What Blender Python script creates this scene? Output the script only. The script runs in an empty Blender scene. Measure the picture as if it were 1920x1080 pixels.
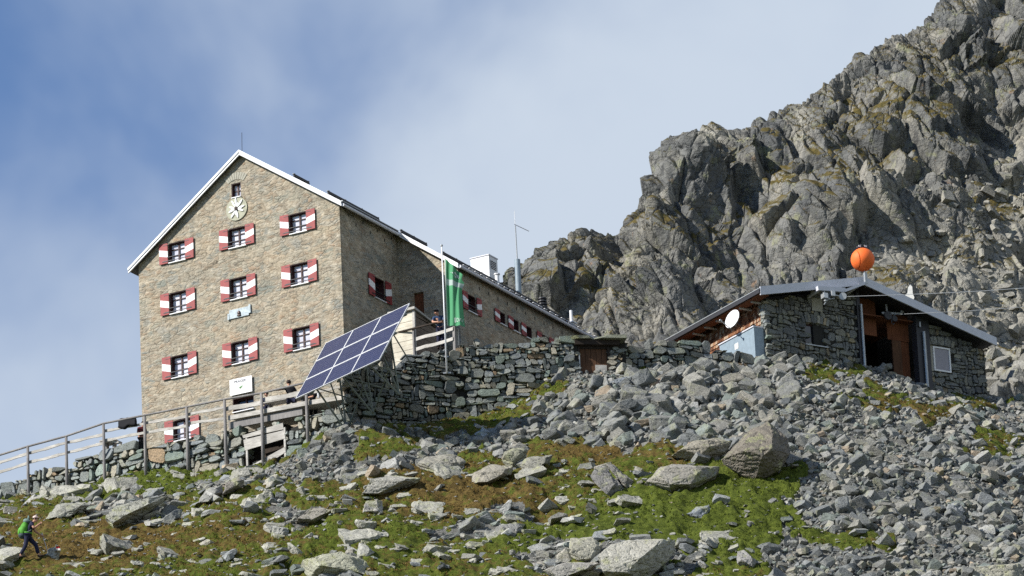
import bpy, bmesh, math, random
import numpy as np
from mathutils import Vector, Matrix, Quaternion
random.seed(7)
C = bpy.context.scene.collection
S = bpy.context.scene
# ------------------------------------------------------------------ camera
F = 11000.0                                   # focal length in photo pixels (1920 wide)
PIT, ROL = math.radians(19.2), math.radians(2.63)
fw = np.array([0, math.cos(PIT), math.sin(PIT)]); rt = np.array([1.0, 0, 0]); up_ = np.cross(rt, fw)
RI = rt*math.cos(ROL) - up_*math.sin(ROL); UI = rt*math.sin(ROL) + up_*math.cos(ROL)
cd = bpy.data.cameras.new('camera'); cam = bpy.data.objects.new('camera', cd); C.objects.link(cam)
cd.sensor_width = 36; cd.lens = F/1920*36; cd.clip_start = 1; cd.clip_end = 20000
M = Matrix.Identity(4)
for i in range(3):
    M[i][0], M[i][1], M[i][2] = RI[i], UI[i], -fw[i]
cam.matrix_world = M
S.camera = cam
# ------------------------------------------------------------------ light
SUN = np.array([-0.905, -0.425, 0.70]); SUN = SUN/np.linalg.norm(SUN)
sd = bpy.data.lights.new('sun', 'SUN'); sun = bpy.data.objects.new('sun', sd); C.objects.link(sun)
sd.energy = 5.0; sd.angle = math.radians(0.5); sd.color = (1, 0.95, 0.87)
sun.rotation_euler = Vector(-SUN).to_track_quat('-Z', 'Y').to_euler()
w = bpy.data.worlds.new('World'); S.world = w; w.use_nodes = True
nt = w.node_tree; nt.nodes.clear()
def wn(t, **k):
    n = nt.nodes.new(t)
    for a, b in k.items(): setattr(n, a, b)
    return n
sky = wn('ShaderNodeTexSky', sky_type='NISHITA', sun_disc=False)
sky.sun_elevation = math.asin(SUN[2]); sky.sun_rotation = math.atan2(SUN[0], SUN[1])
sky.altitude = 2500; sky.air_density = 1.0; sky.dust_density = 0.3; sky.ozone_density = 2.5
bg = wn('ShaderNodeBackground'); bg.inputs[1].default_value = 0.085
bc = wn('ShaderNodeBackground'); bc.inputs[0].default_value = (0.545, 0.62, 0.72, 1); bc.inputs[1].default_value = 0.73
tc = wn('ShaderNodeTexCoord')
mp = wn('ShaderNodeMapping'); mp.inputs['Scale'].default_value = (1.0, 1.0, 1.0); mp.inputs['Rotation'].default_value = (0, math.radians(32), 0)
n1 = wn('ShaderNodeTexNoise'); n1.inputs['Scale'].default_value = 17; n1.inputs['Detail'].default_value = 4.5; n1.inputs['Roughness'].default_value = 0.5
n1.inputs['Distortion'].default_value = 0.25
mp.inputs['Location'].default_value = (0.32, 0.0, 0.11)
sp = wn('ShaderNodeSeparateXYZ')
m1 = wn('ShaderNodeMath', operation='MULTIPLY'); m1.inputs[1].default_value = 6.5
m2 = wn('ShaderNodeMath', operation='MULTIPLY_ADD'); m2.inputs[1].default_value = -9.0
m3 = wn('ShaderNodeMath', operation='MULTIPLY_ADD'); m3.inputs[1].default_value = 1.75
m4 = wn('ShaderNodeMath', operation='ADD'); m4.inputs[1].default_value = 3.28
rp = wn('ShaderNodeMapRange', interpolation_type='SMOOTHSTEP'); rp.inputs['From Min'].default_value = 0.0; rp.inputs['From Max'].default_value = 1.15
rp.inputs['To Min'].default_value = 0.03; rp.inputs['To Max'].default_value = 0.97
mx = wn('ShaderNodeMixShader'); out = wn('ShaderNodeOutputWorld')
L = nt.links.new
L(tc.outputs['Generated'], mp.inputs['Vector']); L(mp.outputs[0], n1.inputs['Vector'])
L(tc.outputs['Generated'], sp.inputs[0]); L(sp.outputs['X'], m1.inputs[0])
L(sp.outputs['Z'], m2.inputs[0]); L(m1.outputs[0], m2.inputs[2])
L(n1.outputs[0], m3.inputs[0]); L(m2.outputs[0], m3.inputs[2]); L(m3.outputs[0], m4.inputs[0])
L(m4.outputs[0], rp.inputs['Value'])
tn = wn('ShaderNodeMix', data_type='RGBA', blend_type='MULTIPLY'); tn.inputs[0].default_value = 1; tn.inputs[7].default_value = (0.83, 0.98, 1.13, 1); L(sky.outputs[0], tn.inputs[6]); L(tn.outputs[2], bg.inputs[0]); L(bg.outputs[0], mx.inputs[1]); L(bc.outputs[0], mx.inputs[2]); L(rp.outputs[0], mx.inputs[0])
L(mx.outputs[0], out.inputs[0])
S.view_settings.view_transform = 'Standard'; S.view_settings.look = 'None'; S.view_settings.exposure = 0.62; S.view_settings.gamma = 1
S.view_settings.use_curve_mapping = False
S.render.engine = 'CYCLES'; S.cycles.max_bounces = 5; S.cycles.use_denoising = False

# ------------------------------------------------------------------ survey helpers
def ray(px, py): return fw + RI*(px-960)/F + UI*(540-py)/F
def at(px, py, d):
    v = ray(px, py); return v*d/math.hypot(v[0], v[1])
def pixels(X):
    X = np.asarray(X, float); d = X@fw
    return 960+F*(X@RI)/d, 540-F*(X@UI)/d
class Frame:
    """a vertical plane frame: x along the wall, y into it, z up"""
    def __init__(s, o, ang):
        s.o = np.array(o, float); s.a = ang
        s.t = np.array([math.cos(ang), math.sin(ang), 0]); s.n = np.array([-math.sin(ang), math.cos(ang), 0])
    def loc(s, X): X = np.asarray(X)-s.o; return (float(X@s.t), float(X@s.n), float(X[2]))
    def world(s, x, y, z): return s.o + s.t*x + s.n*y + np.array([0, 0, z])
    def hit(s, px, py, y=0.0):
        v = ray(px, py); return s.loc(v*((s.o+s.n*y)@s.n)/(v@s.n))
    def hitx(s, px, py, x=0.0):
        v = ray(px, py); return s.loc(v*((s.o+s.t*x)@s.t)/(v@s.t))
TH = math.radians(28.72)
B = Frame(at(635.9, 380.7, 244.4), -TH)                      # the big hut, corner under the eave
LW = Frame(B.world(0, -3.2, 0), -TH)                         # long retaining wall
k1 = LW.world(*LW.hit(656, 806)); W2 = Frame(k1, math.radians(20))
k2 = W2.world(*W2.hit(862, 790)); W3 = Frame(k2, math.radians(5))
k3 = W3.world(*W3.hit(1062, 700)); W4 = Frame(k3, math.radians(18))
k4 = W4.world(*W4.hit(1441, 690))
H = Frame(k4 + np.array([0.05, 0.25, 0]), math.radians(32))     # the lift hut, left front corner

# ------------------------------------------------------------------ object helpers
def tag(o, label=None, cat=None, group=None, kind=None):
    if label: o['label'] = label
    if cat: o['category'] = cat
    if group: o['group'] = group
    if kind: o['kind'] = kind
    return o
def thing(name, label, cat, loc=(0, 0, 0), rz=0.0, group=None):
    o = bpy.data.objects.new(name, None); C.objects.link(o); o.empty_display_size = 0.2
    o.location = loc; o.rotation_euler = (0, 0, rz)
    return tag(o, label, cat, group)
def link(name, me, mat=None, parent=None):
    o = bpy.data.objects.new(name, me); C.objects.link(o)
    if mat is not None: me.materials.append(mat)
    if parent is not None: o.parent = parent
    return o
class MB:
    def __init__(s): s.v = []; s.f = []; s.c = []
    def add(s, vs, fs, col=None):
        b = len(s.v); s.v += [tuple(map(float, p)) for p in vs]; s.f += [tuple(b+i for i in q) for q in fs]
        s.c += [col or (0.5, 0.5, 0.5)]*len(vs)
    def box(s, x0, x1, y0, y1, z0, z1, col=None):
        s.add([(x, y, z) for z in (z0, z1) for y in (y0, y1) for x in (x0, x1)],
              [(0, 2, 3, 1), (4, 5, 7, 6), (0, 1, 5, 4), (2, 6, 7, 3), (0, 4, 6, 2), (1, 3, 7, 5)], col)
    def bar(s, p, q, wd, ht, up=(0, 0, 1), col=None):
        p, q = Vector(p), Vector(q); d = (q-p).normalized(); u = Vector(up)
        a = d.cross(u)
        if a.length < 1e-4: a = d.cross(Vector((0, 1, 0)))
        a.normalize(); b = a.cross(d); vs = []
        for e in (p, q):
            for i, j in ((-1, -1), (1, -1), (1, 1), (-1, 1)): vs.append(e+a*i*wd/2+b*j*ht/2)
        s.add(vs, [(0, 1, 2, 3), (7, 6, 5, 4), (0, 4, 5, 1), (1, 5, 6, 2), (2, 6, 7, 3), (3, 7, 4, 0)], col)
    def tube(s, pts, r, n=8, r2=None, col=None):
        pts = [Vector(p) for p in pts]; rr = [r if r2 is None else r+(r2-r)*i/(len(pts)-1) for i in range(len(pts))]
        vs = []; fs = []
        for i, p in enumerate(pts):
            d = (pts[min(i+1, len(pts)-1)]-pts[max(i-1, 0)]).normalized()
            a = d.cross(Vector((0.3, 0.2, 1)) if abs(d.z) < 0.9 else Vector((1, 0.2, 0))).normalized(); b = d.cross(a)
            vs += [p+(a*math.cos(2*math.pi*k/n)+b*math.sin(2*math.pi*k/n))*rr[i] for k in range(n)]
        for i in range(len(pts)-1):
            fs += [(i*n+k, i*n+(k+1) % n, (i+1)*n+(k+1) % n, (i+1)*n+k) for k in range(n)]
        fs += [tuple(range(n))[::-1], tuple((len(pts)-1)*n+k for k in range(n))]
        s.add(vs, fs, col)
    def ball(s, c, r, sx=1, sy=1, sz=1, nu=14, nv=9, col=None):
        vs = [(c[0], c[1], c[2]-r*sz)]; fs = []
        for j in range(1, nv):
            a = -math.pi/2+math.pi*j/nv
            vs += [(c[0]+r*sx*math.cos(a)*math.cos(2*math.pi*i/nu), c[1]+r*sy*math.cos(a)*math.sin(2*math.pi*i/nu), c[2]+r*sz*math.sin(a)) for i in range(nu)]
        vs.append((c[0], c[1], c[2]+r*sz)); n = len(vs)
        for i in range(nu):
            fs.append((0, 1+(i+1) % nu, 1+i)); fs.append((n-1, n-1-nu+i, n-1-nu+(i+1) % nu))
            for j in range(nv-2): fs.append((1+j*nu+i, 1+j*nu+(i+1) % nu, 1+(j+1)*nu+(i+1) % nu, 1+(j+1)*nu+i))
        s.add(vs, fs, col)
    def prism(s, poly, mp, col=None):
        """poly: 2-D outline, mp(p, k) gives the 3-D point on face k=0 (front) or 1 (back)"""
        n = len(poly); vs = [mp(p, 0) for p in poly]+[mp(p, 1) for p in poly]
        s.add(vs, [tuple(range(n)), tuple(range(2*n-1, n-1, -1))]+[(i, i+n, (i+1) % n+n, (i+1) % n) for i in range(n)], col)
    def xform(s, Mx): s.v = [tuple(Mx @ Vector(p)) for p in s.v]; return s
    def mesh(s, name, smooth=False, col=False):
        me = bpy.data.meshes.new(name); me.from_pydata(s.v, [], s.f); 
        if col:
            a = me.color_attributes.new('tone', 'FLOAT_COLOR', 'POINT')
            a.data.foreach_set('color', np.array([(*c, 1) for c in s.c], 'f').ravel())
        if smooth: me.shade_smooth()
        me.update(); return me
    def build(s, name, mat, parent=None, smooth=False, col=False, fix=True):
        me = s.mesh(name, smooth, col)
        if fix:
            bm = bmesh.new(); bm.from_mesh(me); bmesh.ops.recalc_face_normals(bm, faces=bm.faces); bm.to_mesh(me); bm.free()
        return link(name, me, mat, parent)
def rawmesh(name, V, T, tone=None, smooth=False, attrs=None):
    """numpy arrays straight to a mesh; T is n x 3 or n x 4"""
    me = bpy.data.meshes.new(name); n = T.shape[1]
    me.vertices.add(len(V)); me.vertices.foreach_set('co', np.asarray(V, 'f').ravel())
    me.loops.add(T.size); me.loops.foreach_set('vertex_index', np.asarray(T, 'i').ravel())
    me.polygons.add(len(T)); me.polygons.foreach_set('loop_start', np.arange(0, T.size, n, dtype='i'))
    me.polygons.foreach_set('use_smooth', np.full(len(T), smooth))
    if tone is not None:
        a = me.color_attributes.new('tone', 'FLOAT_COLOR', 'POINT'); a.data.foreach_set('color', np.c_[tone, np.ones(len(V))].astype('f').ravel())
    for k, d in (attrs or {}).items():
        a = me.attributes.new(k, 'FLOAT', 'POINT'); a.data.foreach_set('value', np.asarray(d, 'f').ravel())
    me.update(calc_edges=True); return me

# ------------------------------------------------------------------ numpy noise
def hsh(ix, iy, seed):
    n = (ix.astype(np.int64)*374761393+iy.astype(np.int64)*668265263+seed*974634541) & 0x7fffffff
    n = ((n ^ (n >> 13))*1274126177) & 0x7fffffff
    return ((n ^ (n >> 16)) & 0xffffff)/float(0xffffff)
def vn(x, y, seed=0):
    ix, iy = np.floor(x), np.floor(y); fx, fy = x-ix, y-iy; fx = fx*fx*(3-2*fx); fy = fy*fy*(3-2*fy)
    a, b, c, d = hsh(ix, iy, seed), hsh(ix+1, iy, seed), hsh(ix, iy+1, seed), hsh(ix+1, iy+1, seed)
    return (a*(1-fx)+b*fx)*(1-fy)+(c*(1-fx)+d*fx)*fy*1.0
def fbm(x, y, seed=0, o=4, g=0.5):
    t = 0; a = 1; s = 0
    for i in range(o):
        t = t+a*(vn(x*2**i+i*17.3, y*2**i-i*9.1, seed+i)-0.5); s += a; a *= g
    return t/s*2
def facet(x, y, cell, seed, tilt, asp=1.0, ang=0.0):
    """broken-rock relief: every cell is a tilted plane; returns height, edge distance, cell id"""
    ca, sa = math.cos(ang), math.sin(ang)
    u = (x*ca+y*sa)/cell; v = (-x*sa+y*ca)/(cell*asp)
    iu, iv = np.floor(u), np.floor(v); best = np.full(u.shape, 9.0); sec = best.copy(); h = np.zeros(u.shape); cid = h.copy()
    for a in (-1, 0, 1):
        for b in (-1, 0, 1):
            cu, cv = iu+a, iv+b
            du = u-(cu+0.1+0.8*hsh(cu, cv, seed)); dv = v-(cv+0.1+0.8*hsh(cu, cv, seed+1)); d = du*du+dv*dv
            hh = (hsh(cu, cv, seed+2)-0.5)*1.0+tilt*((hsh(cu, cv, seed+3)-0.5)*2*du+(hsh(cu, cv, seed+4)-0.5)*2*dv*asp)
            m = d < best
            sec = np.where(m, best, np.minimum(sec, d)); h = np.where(m, hh, h); cid = np.where(m, hsh(cu, cv, seed+5), cid); best = np.where(m, d, best)
    return h*cell, np.sqrt(sec)-np.sqrt(best), cid
def blocks(x, y, cell, seed, tilt, asp=1.0, ang=0.0, steep=2.2):
    """broken-rock relief of tilted flat-topped blocks that meet in sharp valleys; height, gap to the next block, id"""
    ca, sa = math.cos(ang), math.sin(ang); u = (x*ca+y*sa)/cell; v = (-x*sa+y*ca)/(cell*asp)
    iu, iv = np.floor(u), np.floor(v); best = np.full(u.shape, -99.0); sec = best.copy(); cid = np.zeros(u.shape)
    for a in (-1, 0, 1):
        for b in (-1, 0, 1):
            cu, cv = iu+a, iv+b; r = lambda k: hsh(cu, cv, seed+k)
            du = u-(cu+.1+.8*r(0)); dv = v-(cv+.1+.8*r(1)); th = (r(6)-.5)*1.6; c_, s_ = np.cos(th), np.sin(th); p, q = du*c_+dv*s_, -du*s_+dv*c_
            h = (r(2)-.5)*.7+tilt*((r(3)-.5)*2*p+(r(4)-.5)*2*q)-steep*np.maximum(np.maximum(np.abs(p), np.abs(q)*(.8+.5*r(7)))-.36-.16*r(8), 0)
            m = h > best; sec = np.where(m, best, np.maximum(sec, h)); cid = np.where(m, r(5), cid); best = np.where(m, h, best)
    return np.maximum(best, -.75)*cell, best-sec, cid
def inpoly(px, py, poly):
    r = np.zeros(px.shape, bool); n = len(poly)
    for i in range(n):
        x1, y1 = poly[i]; x2, y2 = poly[(i+1) % n]
        if y1 == y2: continue
        r ^= ((y1 > py) != (y2 > py)) & (px < (x2-x1)*(py-y1)/(y2-y1)+x1)
    return r

# ------------------------------------------------------------------ material helper
class G:
    def __init__(s, name, rough=0.85, spec=0.3, metal=0.0):
        s.m = bpy.data.materials.new(name); s.m.use_nodes = True; s.t = s.m.node_tree; s.t.nodes.clear()
        s.o = s.n('ShaderNodeOutputMaterial'); s.b = s.n('ShaderNodeBsdfPrincipled'); s.l(s.b.outputs[0], s.o.inputs[0])
        s.b.inputs['Roughness'].default_value = rough; s.b.inputs['Specular IOR Level'].default_value = spec; s.b.inputs['Metallic'].default_value = metal
    def n(s, t, **k):
        x = s.t.nodes.new(t)
        for a, b in k.items(): setattr(x, a, b)
        return x
    def l(s, a, b): s.t.links.new(a, b)
    def put(s, x, i):
        if hasattr(x, 'type') and hasattr(x, 'links'): s.l(x, i)
        elif isinstance(x, (tuple, list)) and len(x) == 3 and len(i.default_value) == 4: i.default_value = (*x, 1)
        else: i.default_value = x
    def pos(s): return s.n('ShaderNodeNewGeometry').outputs['Position']
    def obj(s): return s.n('ShaderNodeTexCoord').outputs['Object']
    def nrm(s, k='Z'):
        q = s.n('ShaderNodeSeparateXYZ'); s.l(s.n('ShaderNodeNewGeometry').outputs['Normal'], q.inputs[0]); return q.outputs[k]
    def mp(s, v, sc=(1, 1, 1), rot=(0, 0, 0), loc=(0, 0, 0)):
        x = s.n('ShaderNodeMapping'); s.l(v, x.inputs[0]); x.inputs['Scale'].default_value = sc; x.inputs['Rotation'].default_value = rot; x.inputs['Location'].default_value = loc; return x.outputs[0]
    def noise(s, v, sc, det=4, ro=0.55, dis=0.0, col=False):
        x = s.n('ShaderNodeTexNoise'); s.l(v, x.inputs['Vector']); x.inputs['Scale'].default_value = sc; x.inputs['Detail'].default_value = det
        x.inputs['Roughness'].default_value = ro; x.inputs['Distortion'].default_value = dis; return x.outputs[1 if col else 0]
    def vor(s, v, sc, feat='F1', out='Distance'):
        x = s.n('ShaderNodeTexVoronoi', feature=feat); s.l(v, x.inputs['Vector']); x.inputs['Scale'].default_value = sc; return x.outputs[out]
    def ramp(s, f, *st):
        x = s.n('ShaderNodeValToRGB'); s.put(f, x.inputs[0]); e = x.color_ramp.elements
        while len(e) < len(st): e.new(0.5)
        for q, (p, c) in zip(e, st): q.position = p; q.color = (*c, 1) if isinstance(c, tuple) else (c, c, c, 1)
        return x.outputs[0]
    def mix(s, f, a, b, mode='MIX'):
        x = s.n('ShaderNodeMix', data_type='RGBA', blend_type=mode); s.put(f, x.inputs[0]); s.put(a, x.inputs[6]); s.put(b, x.inputs[7]); return x.outputs[2]
    def ma(s, op, a, b=0.5, c=None):
        x = s.n('ShaderNodeMath', operation=op); s.put(a, x.inputs[0]); s.put(b, x.inputs[1])
        if c is not None: s.put(c, x.inputs[2])
        return x.outputs[0]
    def attr(s, k, o='Color'): return s.n('ShaderNodeAttribute', attribute_name=k).outputs[o]
    def bump(s, h, st=0.5, dist=0.05):
        x = s.n('ShaderNodeBump'); x.inputs['Strength'].default_value = st; x.inputs['Distance'].default_value = dist; s.put(h, x.inputs['Height']); s.l(x.outputs[0], s.b.inputs['Normal'])
    def col(s, c): s.put(c, s.b.inputs['Base Color']); return s.m
def plain(name, c, rough=0.6, spec=0.4, metal=0.0, var=0.12, sc=6.0):
    g = G(name, rough, spec, metal); f = g.noise(g.obj(), sc, 5, 0.6)
    g.bump(g.noise(g.obj(), sc*6, 3), 0.15, 0.01)
    lo = tuple(x*(1-var) for x in c); hi = tuple(min(1, x*(1+var)) for x in c)
    return g.col(g.ramp(f, (0.3, lo), (0.7, hi)))
def rockmat(name, src, lich=0.35):
    g = G(name, 0.9, 0.25); p = g.pos()
    base = g.attr('tone') if src == 'attr' else g.n('ShaderNodeObjectInfo').outputs['Color']
    f = g.noise(p, 3.5, 6, 0.65); c = g.mix(0.75, base, g.ramp(f, (0.3, 0.62), (0.7, 1.2)), 'MULTIPLY')
    l1 = g.noise(p, 1.7, 5, 0.7); up = g.ma('MULTIPLY', g.ramp(l1, (0.53, 0.0), (0.63, 1.0)), lich)
    c = g.mix(up, c, (0.30, 0.31, 0.16))
    sp2 = g.noise(g.mp(p, (1, 1, 1.8), (0.5, 0.3, 0)), 14, 4, 0.7)
    c = g.mix(g.ramp(sp2, (0.36, 0.75), (0.47, 0.0)), c, (0.035, 0.037, 0.036))
    c = g.mix(g.ramp(g.noise(p, 22, 3, 0.6), (0.6, 0.0), (0.72, 0.5)), c, (0.36, 0.36, 0.33))
    hb = g.ma('ADD', g.noise(g.mp(p, (1, 1, 2.6), (0.55, 0.35, 0.2)), 5, 6, 0.7), g.ma('MULTIPLY', g.noise(p, 24, 4, 0.6), 0.35))
    g.bump(hb, 0.75, 0.1)
    return g.col(c)
MT = {}
MT['rock'] = rockmat('scree_rock', 'attr'); MT['rock_each'] = rockmat('loose_stone', 'obj')
MT['wallstone'] = rockmat('dry_stone', 'attr', 0.25)
MT['boulder'] = rockmat('boulder_rock', 'obj', 0.7)
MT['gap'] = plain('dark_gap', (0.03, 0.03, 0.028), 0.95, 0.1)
MT['wood'] = None
def woodmat(name, lo, hi, ax=(3, 3, 0.4), sc=6, rough=0.85):
    g = G(name, rough, 0.2); v = g.mp(g.obj(), ax)
    f = g.noise(v, sc, 6, 0.65, 0.3); c = g.ramp(f, (0.3, lo), (0.55, tuple((a+b)/2 for a, b in zip(lo, hi))), (0.72, hi))
    k = g.noise(g.obj(), 1.3, 3); c = g.mix(g.ramp(k, (0.4, 0.35), (0.62, 0.0)), c, tuple(x*0.45 for x in lo))
    g.bump(f, 0.4, 0.02); return g.col(c)
MT['oldwood'] = woodmat('weathered_wood', (0.30, 0.285, 0.26), (0.62, 0.60, 0.56), (0.5, 3, 5))
MT['postwood'] = woodmat('grey_post_wood', (0.15, 0.145, 0.145), (0.32, 0.305, 0.295), (5, 5, 0.5))
MT['palewood'] = woodmat('pale_board', (0.50, 0.46, 0.37), (0.70, 0.66, 0.56), (0.5, 0.5, 6), 4)
MT['brownwood'] = woodmat('brown_plank', (0.06, 0.032, 0.02), (0.17, 0.085, 0.045), (6, 6, 0.5))
MT['redwood'] = woodmat('russet_board', (0.10, 0.036, 0.017), (0.22, 0.085, 0.04), (7, 7, 0.6))
MT['porchwood'] = woodmat('brown_grey_board', (0.12, 0.095, 0.075), (0.27, 0.215, 0.165), (0.6, 0.6, 6))
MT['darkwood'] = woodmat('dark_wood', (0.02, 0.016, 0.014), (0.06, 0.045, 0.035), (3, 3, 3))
MT['white'] = plain('white_metal', (0.66, 0.67, 0.69), 0.5, 0.4, 0, 0.05)
MT['greymetal'] = plain('grey_sheet', (0.52, 0.53, 0.58), 0.3, 0.5, 0.0, 0.07)
MT['darkmetal'] = plain('dark_metal', (0.035, 0.036, 0.042), 0.5, 0.4, 0.2)
MT['steel'] = plain('galvanised_steel', (0.34, 0.36, 0.37), 0.45, 0.5, 0.5)
MT['strut'] = plain('green_grey_strut', (0.13, 0.15, 0.13), 0.55, 0.4, 0.2)
MT['roof'] = plain('roof_sheet', (0.09, 0.09, 0.095), 0.55, 0.4, 0.2)
MT['bluegrey'] = plain('blue_grey_paint', (0.21, 0.27, 0.32), 0.5, 0.4)
MT['red'] = plain('red_shutter_paint', (0.25, 0.042, 0.042), 0.6, 0.35, 0, 0.2)
MT['shwhite'] = plain('white_shutter_paint', (0.74, 0.74, 0.74), 0.6, 0.35, 0, 0.05)
MT['frame'] = plain('dark_red_frame', (0.045, 0.016, 0.016), 0.6, 0.35)
MT['glasswin'] = None
g = G('window_pane', 0.12, 0.8); f = g.noise(g.obj(), 2.5, 3); g.col(g.ramp(f, (0.35, (0.45, 0.45, 0.52)), (0.65, (0.66, 0.66, 0.72)))); MT['curtain_reflect'] = g.m  # white curtains and the sky's reflection both put into the pane colour
g = G('dark_pane', 0.08, 0.8); g.col((0.012, 0.013, 0.017)); MT['darkpane'] = g.m
MT['greypane'] = plain('grey_pane', (0.22, 0.21, 0.24), 0.12, 0.6)
MT['orange'] = plain('orange_fabric', (0.80, 0.15, 0.03), 0.6, 0.3, 0, 0.05)
MT['black'] = plain('black_cloth', (0.012, 0.012, 0.015), 0.85, 0.2)
MT['navy'] = plain('navy_cloth', (0.018, 0.02, 0.045), 0.85, 0.2)
MT['blue'] = plain('blue_cloth', (0.035, 0.06, 0.125), 0.85, 0.2)
MT['maroon'] = plain('maroon_cloth', (0.09, 0.018, 0.022), 0.85, 0.2)
MT['skin'] = plain('skin', (0.46, 0.25, 0.17), 0.55, 0.35, 0, 0.06)
MT['hair'] = plain('dark_hair', (0.025, 0.015, 0.011), 0.7, 0.3)
MT['cap'] = plain('pale_cap', (0.62, 0.48, 0.44), 0.8, 0.2)
MT['packgreen'] = plain('green_pack', (0.07, 0.25, 0.025), 0.7, 0.3, 0, 0.45, 5)
MT['packdark'] = plain('dark_pack', (0.03, 0.05, 0.055), 0.7, 0.3)
MT['packgrey'] = plain('grey_pack', (0.14, 0.21, 0.19), 0.7, 0.3)
MT['concrete'] = plain('pale_render', (0.33, 0.32, 0.27), 0.9, 0.2)
MT['stonegrey'] = plain('grey_green_plaque', (0.36, 0.36, 0.28), 0.85, 0.2, 0, 0.2)
MT['plaque'] = plain('blue_grey_slate', (0.36, 0.43, 0.47), 0.6, 0.4, 0, 0.35, 9)
MT['bronze'] = plain('bronze', (0.07, 0.05, 0.045), 0.45, 0.5, 0.4)
MT['signgreen'] = plain('sign_green', (0.09, 0.20, 0.07), 0.7, 0.2)
MT['ink'] = plain('sign_ink', (0.10, 0.10, 0.11), 0.7, 0.2)
MT['inkpale'] = plain('faded_ink', (0.42, 0.44, 0.46), 0.7, 0.2)
MT['paint'] = plain('white_paint', (0.72, 0.71, 0.66), 0.85, 0.2)
MT['redpaint'] = plain('red_paint', (0.5, 0.02, 0.03), 0.8, 0.2)
# solar cells: fine grid in the module's own plane
g = G('solar_cells', 0.28, 0.4); br = g.n('ShaderNodeTexBrick', offset=0.0); g.l(g.mp(g.n('ShaderNodeTexCoord').outputs['UV'], (1, 1, 1)), br.inputs['Vector'])
br.inputs['Scale'].default_value = 1; br.inputs['Brick Width'].default_value = 0.157; br.inputs['Row Height'].default_value = 0.157; br.inputs['Mortar Size'].default_value = 0.006
br.inputs['Color1'].default_value = (0.016, 0.021, 0.058, 1); br.inputs['Color2'].default_value = (0.020, 0.025, 0.068, 1); br.inputs['Mortar'].default_value = (0.075, 0.08, 0.12, 1)
MT['cells'] = g.col(br.outputs[0])
# masonry of the big hut
g = G('rubble_masonry', 0.92, 0.2); o = g.obj()
wv = g.n('ShaderNodeVectorMath', operation='MULTIPLY_ADD'); g.l(g.noise(o, 2.2, 3, 0.6, 0, True), wv.inputs[0]); wv.inputs[1].default_value = (0.35, 0.35, 0.3); g.l(o, wv.inputs[2])
ws = g.mp(wv.outputs[0], (1, 1, 2.3), (0, math.radians(-7), 0))
cellc = g.vor(ws, 1.25, 'F1', 'Color'); ed = g.vor(ws, 1.25, 'DISTANCE_TO_EDGE'); cell2 = g.vor(ws, 2.9, 'F1', 'Color'); ed2 = g.vor(ws, 2.9, 'DISTANCE_TO_EDGE')
def pick(cc, k):
    sx = g.n('ShaderNodeSeparateColor'); g.l(cc, sx.inputs[0]); return sx.outputs[k]
STN = ((0.0, (0.22, 0.175, 0.125)), (0.22, (0.33, 0.28, 0.21)), (0.45, (0.25, 0.235, 0.19)), (0.62, (0.40, 0.35, 0.265)), (0.80, (0.20, 0.21, 0.19)), (0.92, (0.29, 0.215, 0.15)))
mort = g.ramp(g.noise(g.mp(o, (1, 1, 2.0), (0, -0.1, 0)), 2.3, 6, 0.72), (0.32, (0.15, 0.125, 0.092)), (0.45, (0.29, 0.25, 0.188)), (0.54, (0.37, 0.325, 0.25)), (0.66, (0.52, 0.475, 0.39)))
exA = g.ramp(g.noise(o, 0.9, 5, 0.7), (0.44, 0.0), (0.52, 0.9)); exB = g.ramp(g.noise(o, 1.7, 5, 0.7), (0.42, 0.25), (0.58, 0.95))
c = g.mix(g.ma('MULTIPLY', g.ramp(ed2, (0.03, 0.0), (0.12, 1.0)), exB), mort, g.ramp(pick(cell2, 0), *STN))
c = g.mix(g.ma('MULTIPLY', g.ma('MULTIPLY', g.ramp(ed, (0.04, 0.0), (0.12, 1.0)), exA), g.ramp(pick(cellc, 1), (0.42, 0.0), (0.45, 1.0))), c, g.ramp(pick(cellc, 0), (0.0, (0.215, 0.23, 0.20)), (0.35, (0.33, 0.30, 0.23)), (0.65, (0.19, 0.205, 0.19)), (1.0, (0.40, 0.36, 0.29))))
c = g.mix(g.ramp(g.noise(g.mp(o, (1, 1, 2.4), (0, -0.15, 0)), 4.5, 5, 0.7), (0.34, 0.6), (0.44, 0.0)), c, (0.13, 0.105, 0.07))
crack = g.ma('MULTIPLY', g.ramp(ed2, (0.0, 1.0), (0.06, 0.0)), g.ramp(g.noise(o, 1.8, 4, 0.7), (0.46, 0.0), (0.56, 0.85)))
c = g.mix(crack, c, (0.05, 0.043, 0.035))
c = g.mix(g.ramp(g.noise(g.mp(o, (2.5, 2.5, 0.18)), 2.0, 4, 0.6), (0.52, 0.0), (0.72, 0.35)), c, (0.16, 0.145, 0.115))
c = g.mix(0.8, c, g.ramp(g.noise(g.mp(o, (1, 1, 1.4)), 0.55, 4, 0.6), (0.35, (0.80, 0.83, 0.86)), (0.5, (1, 1, 1)), (0.65, (1.06, 1.01, 0.95))), 'MULTIPLY')
hb = g.ma('ADD', g.ma('MULTIPLY', g.ma('MULTIPLY', g.ramp(ed2, (0.0, 0.0), (0.2, 1.0)), exB), 0.5), g.ma('MULTIPLY', g.noise(g.mp(o, (1, 1, 2.4), (0, -0.12, 0)), 2.6, 6, 0.60), 1.2))
g.bump(hb, 0.6, 0.09); MT['masonry'] = g.col(c)
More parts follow.
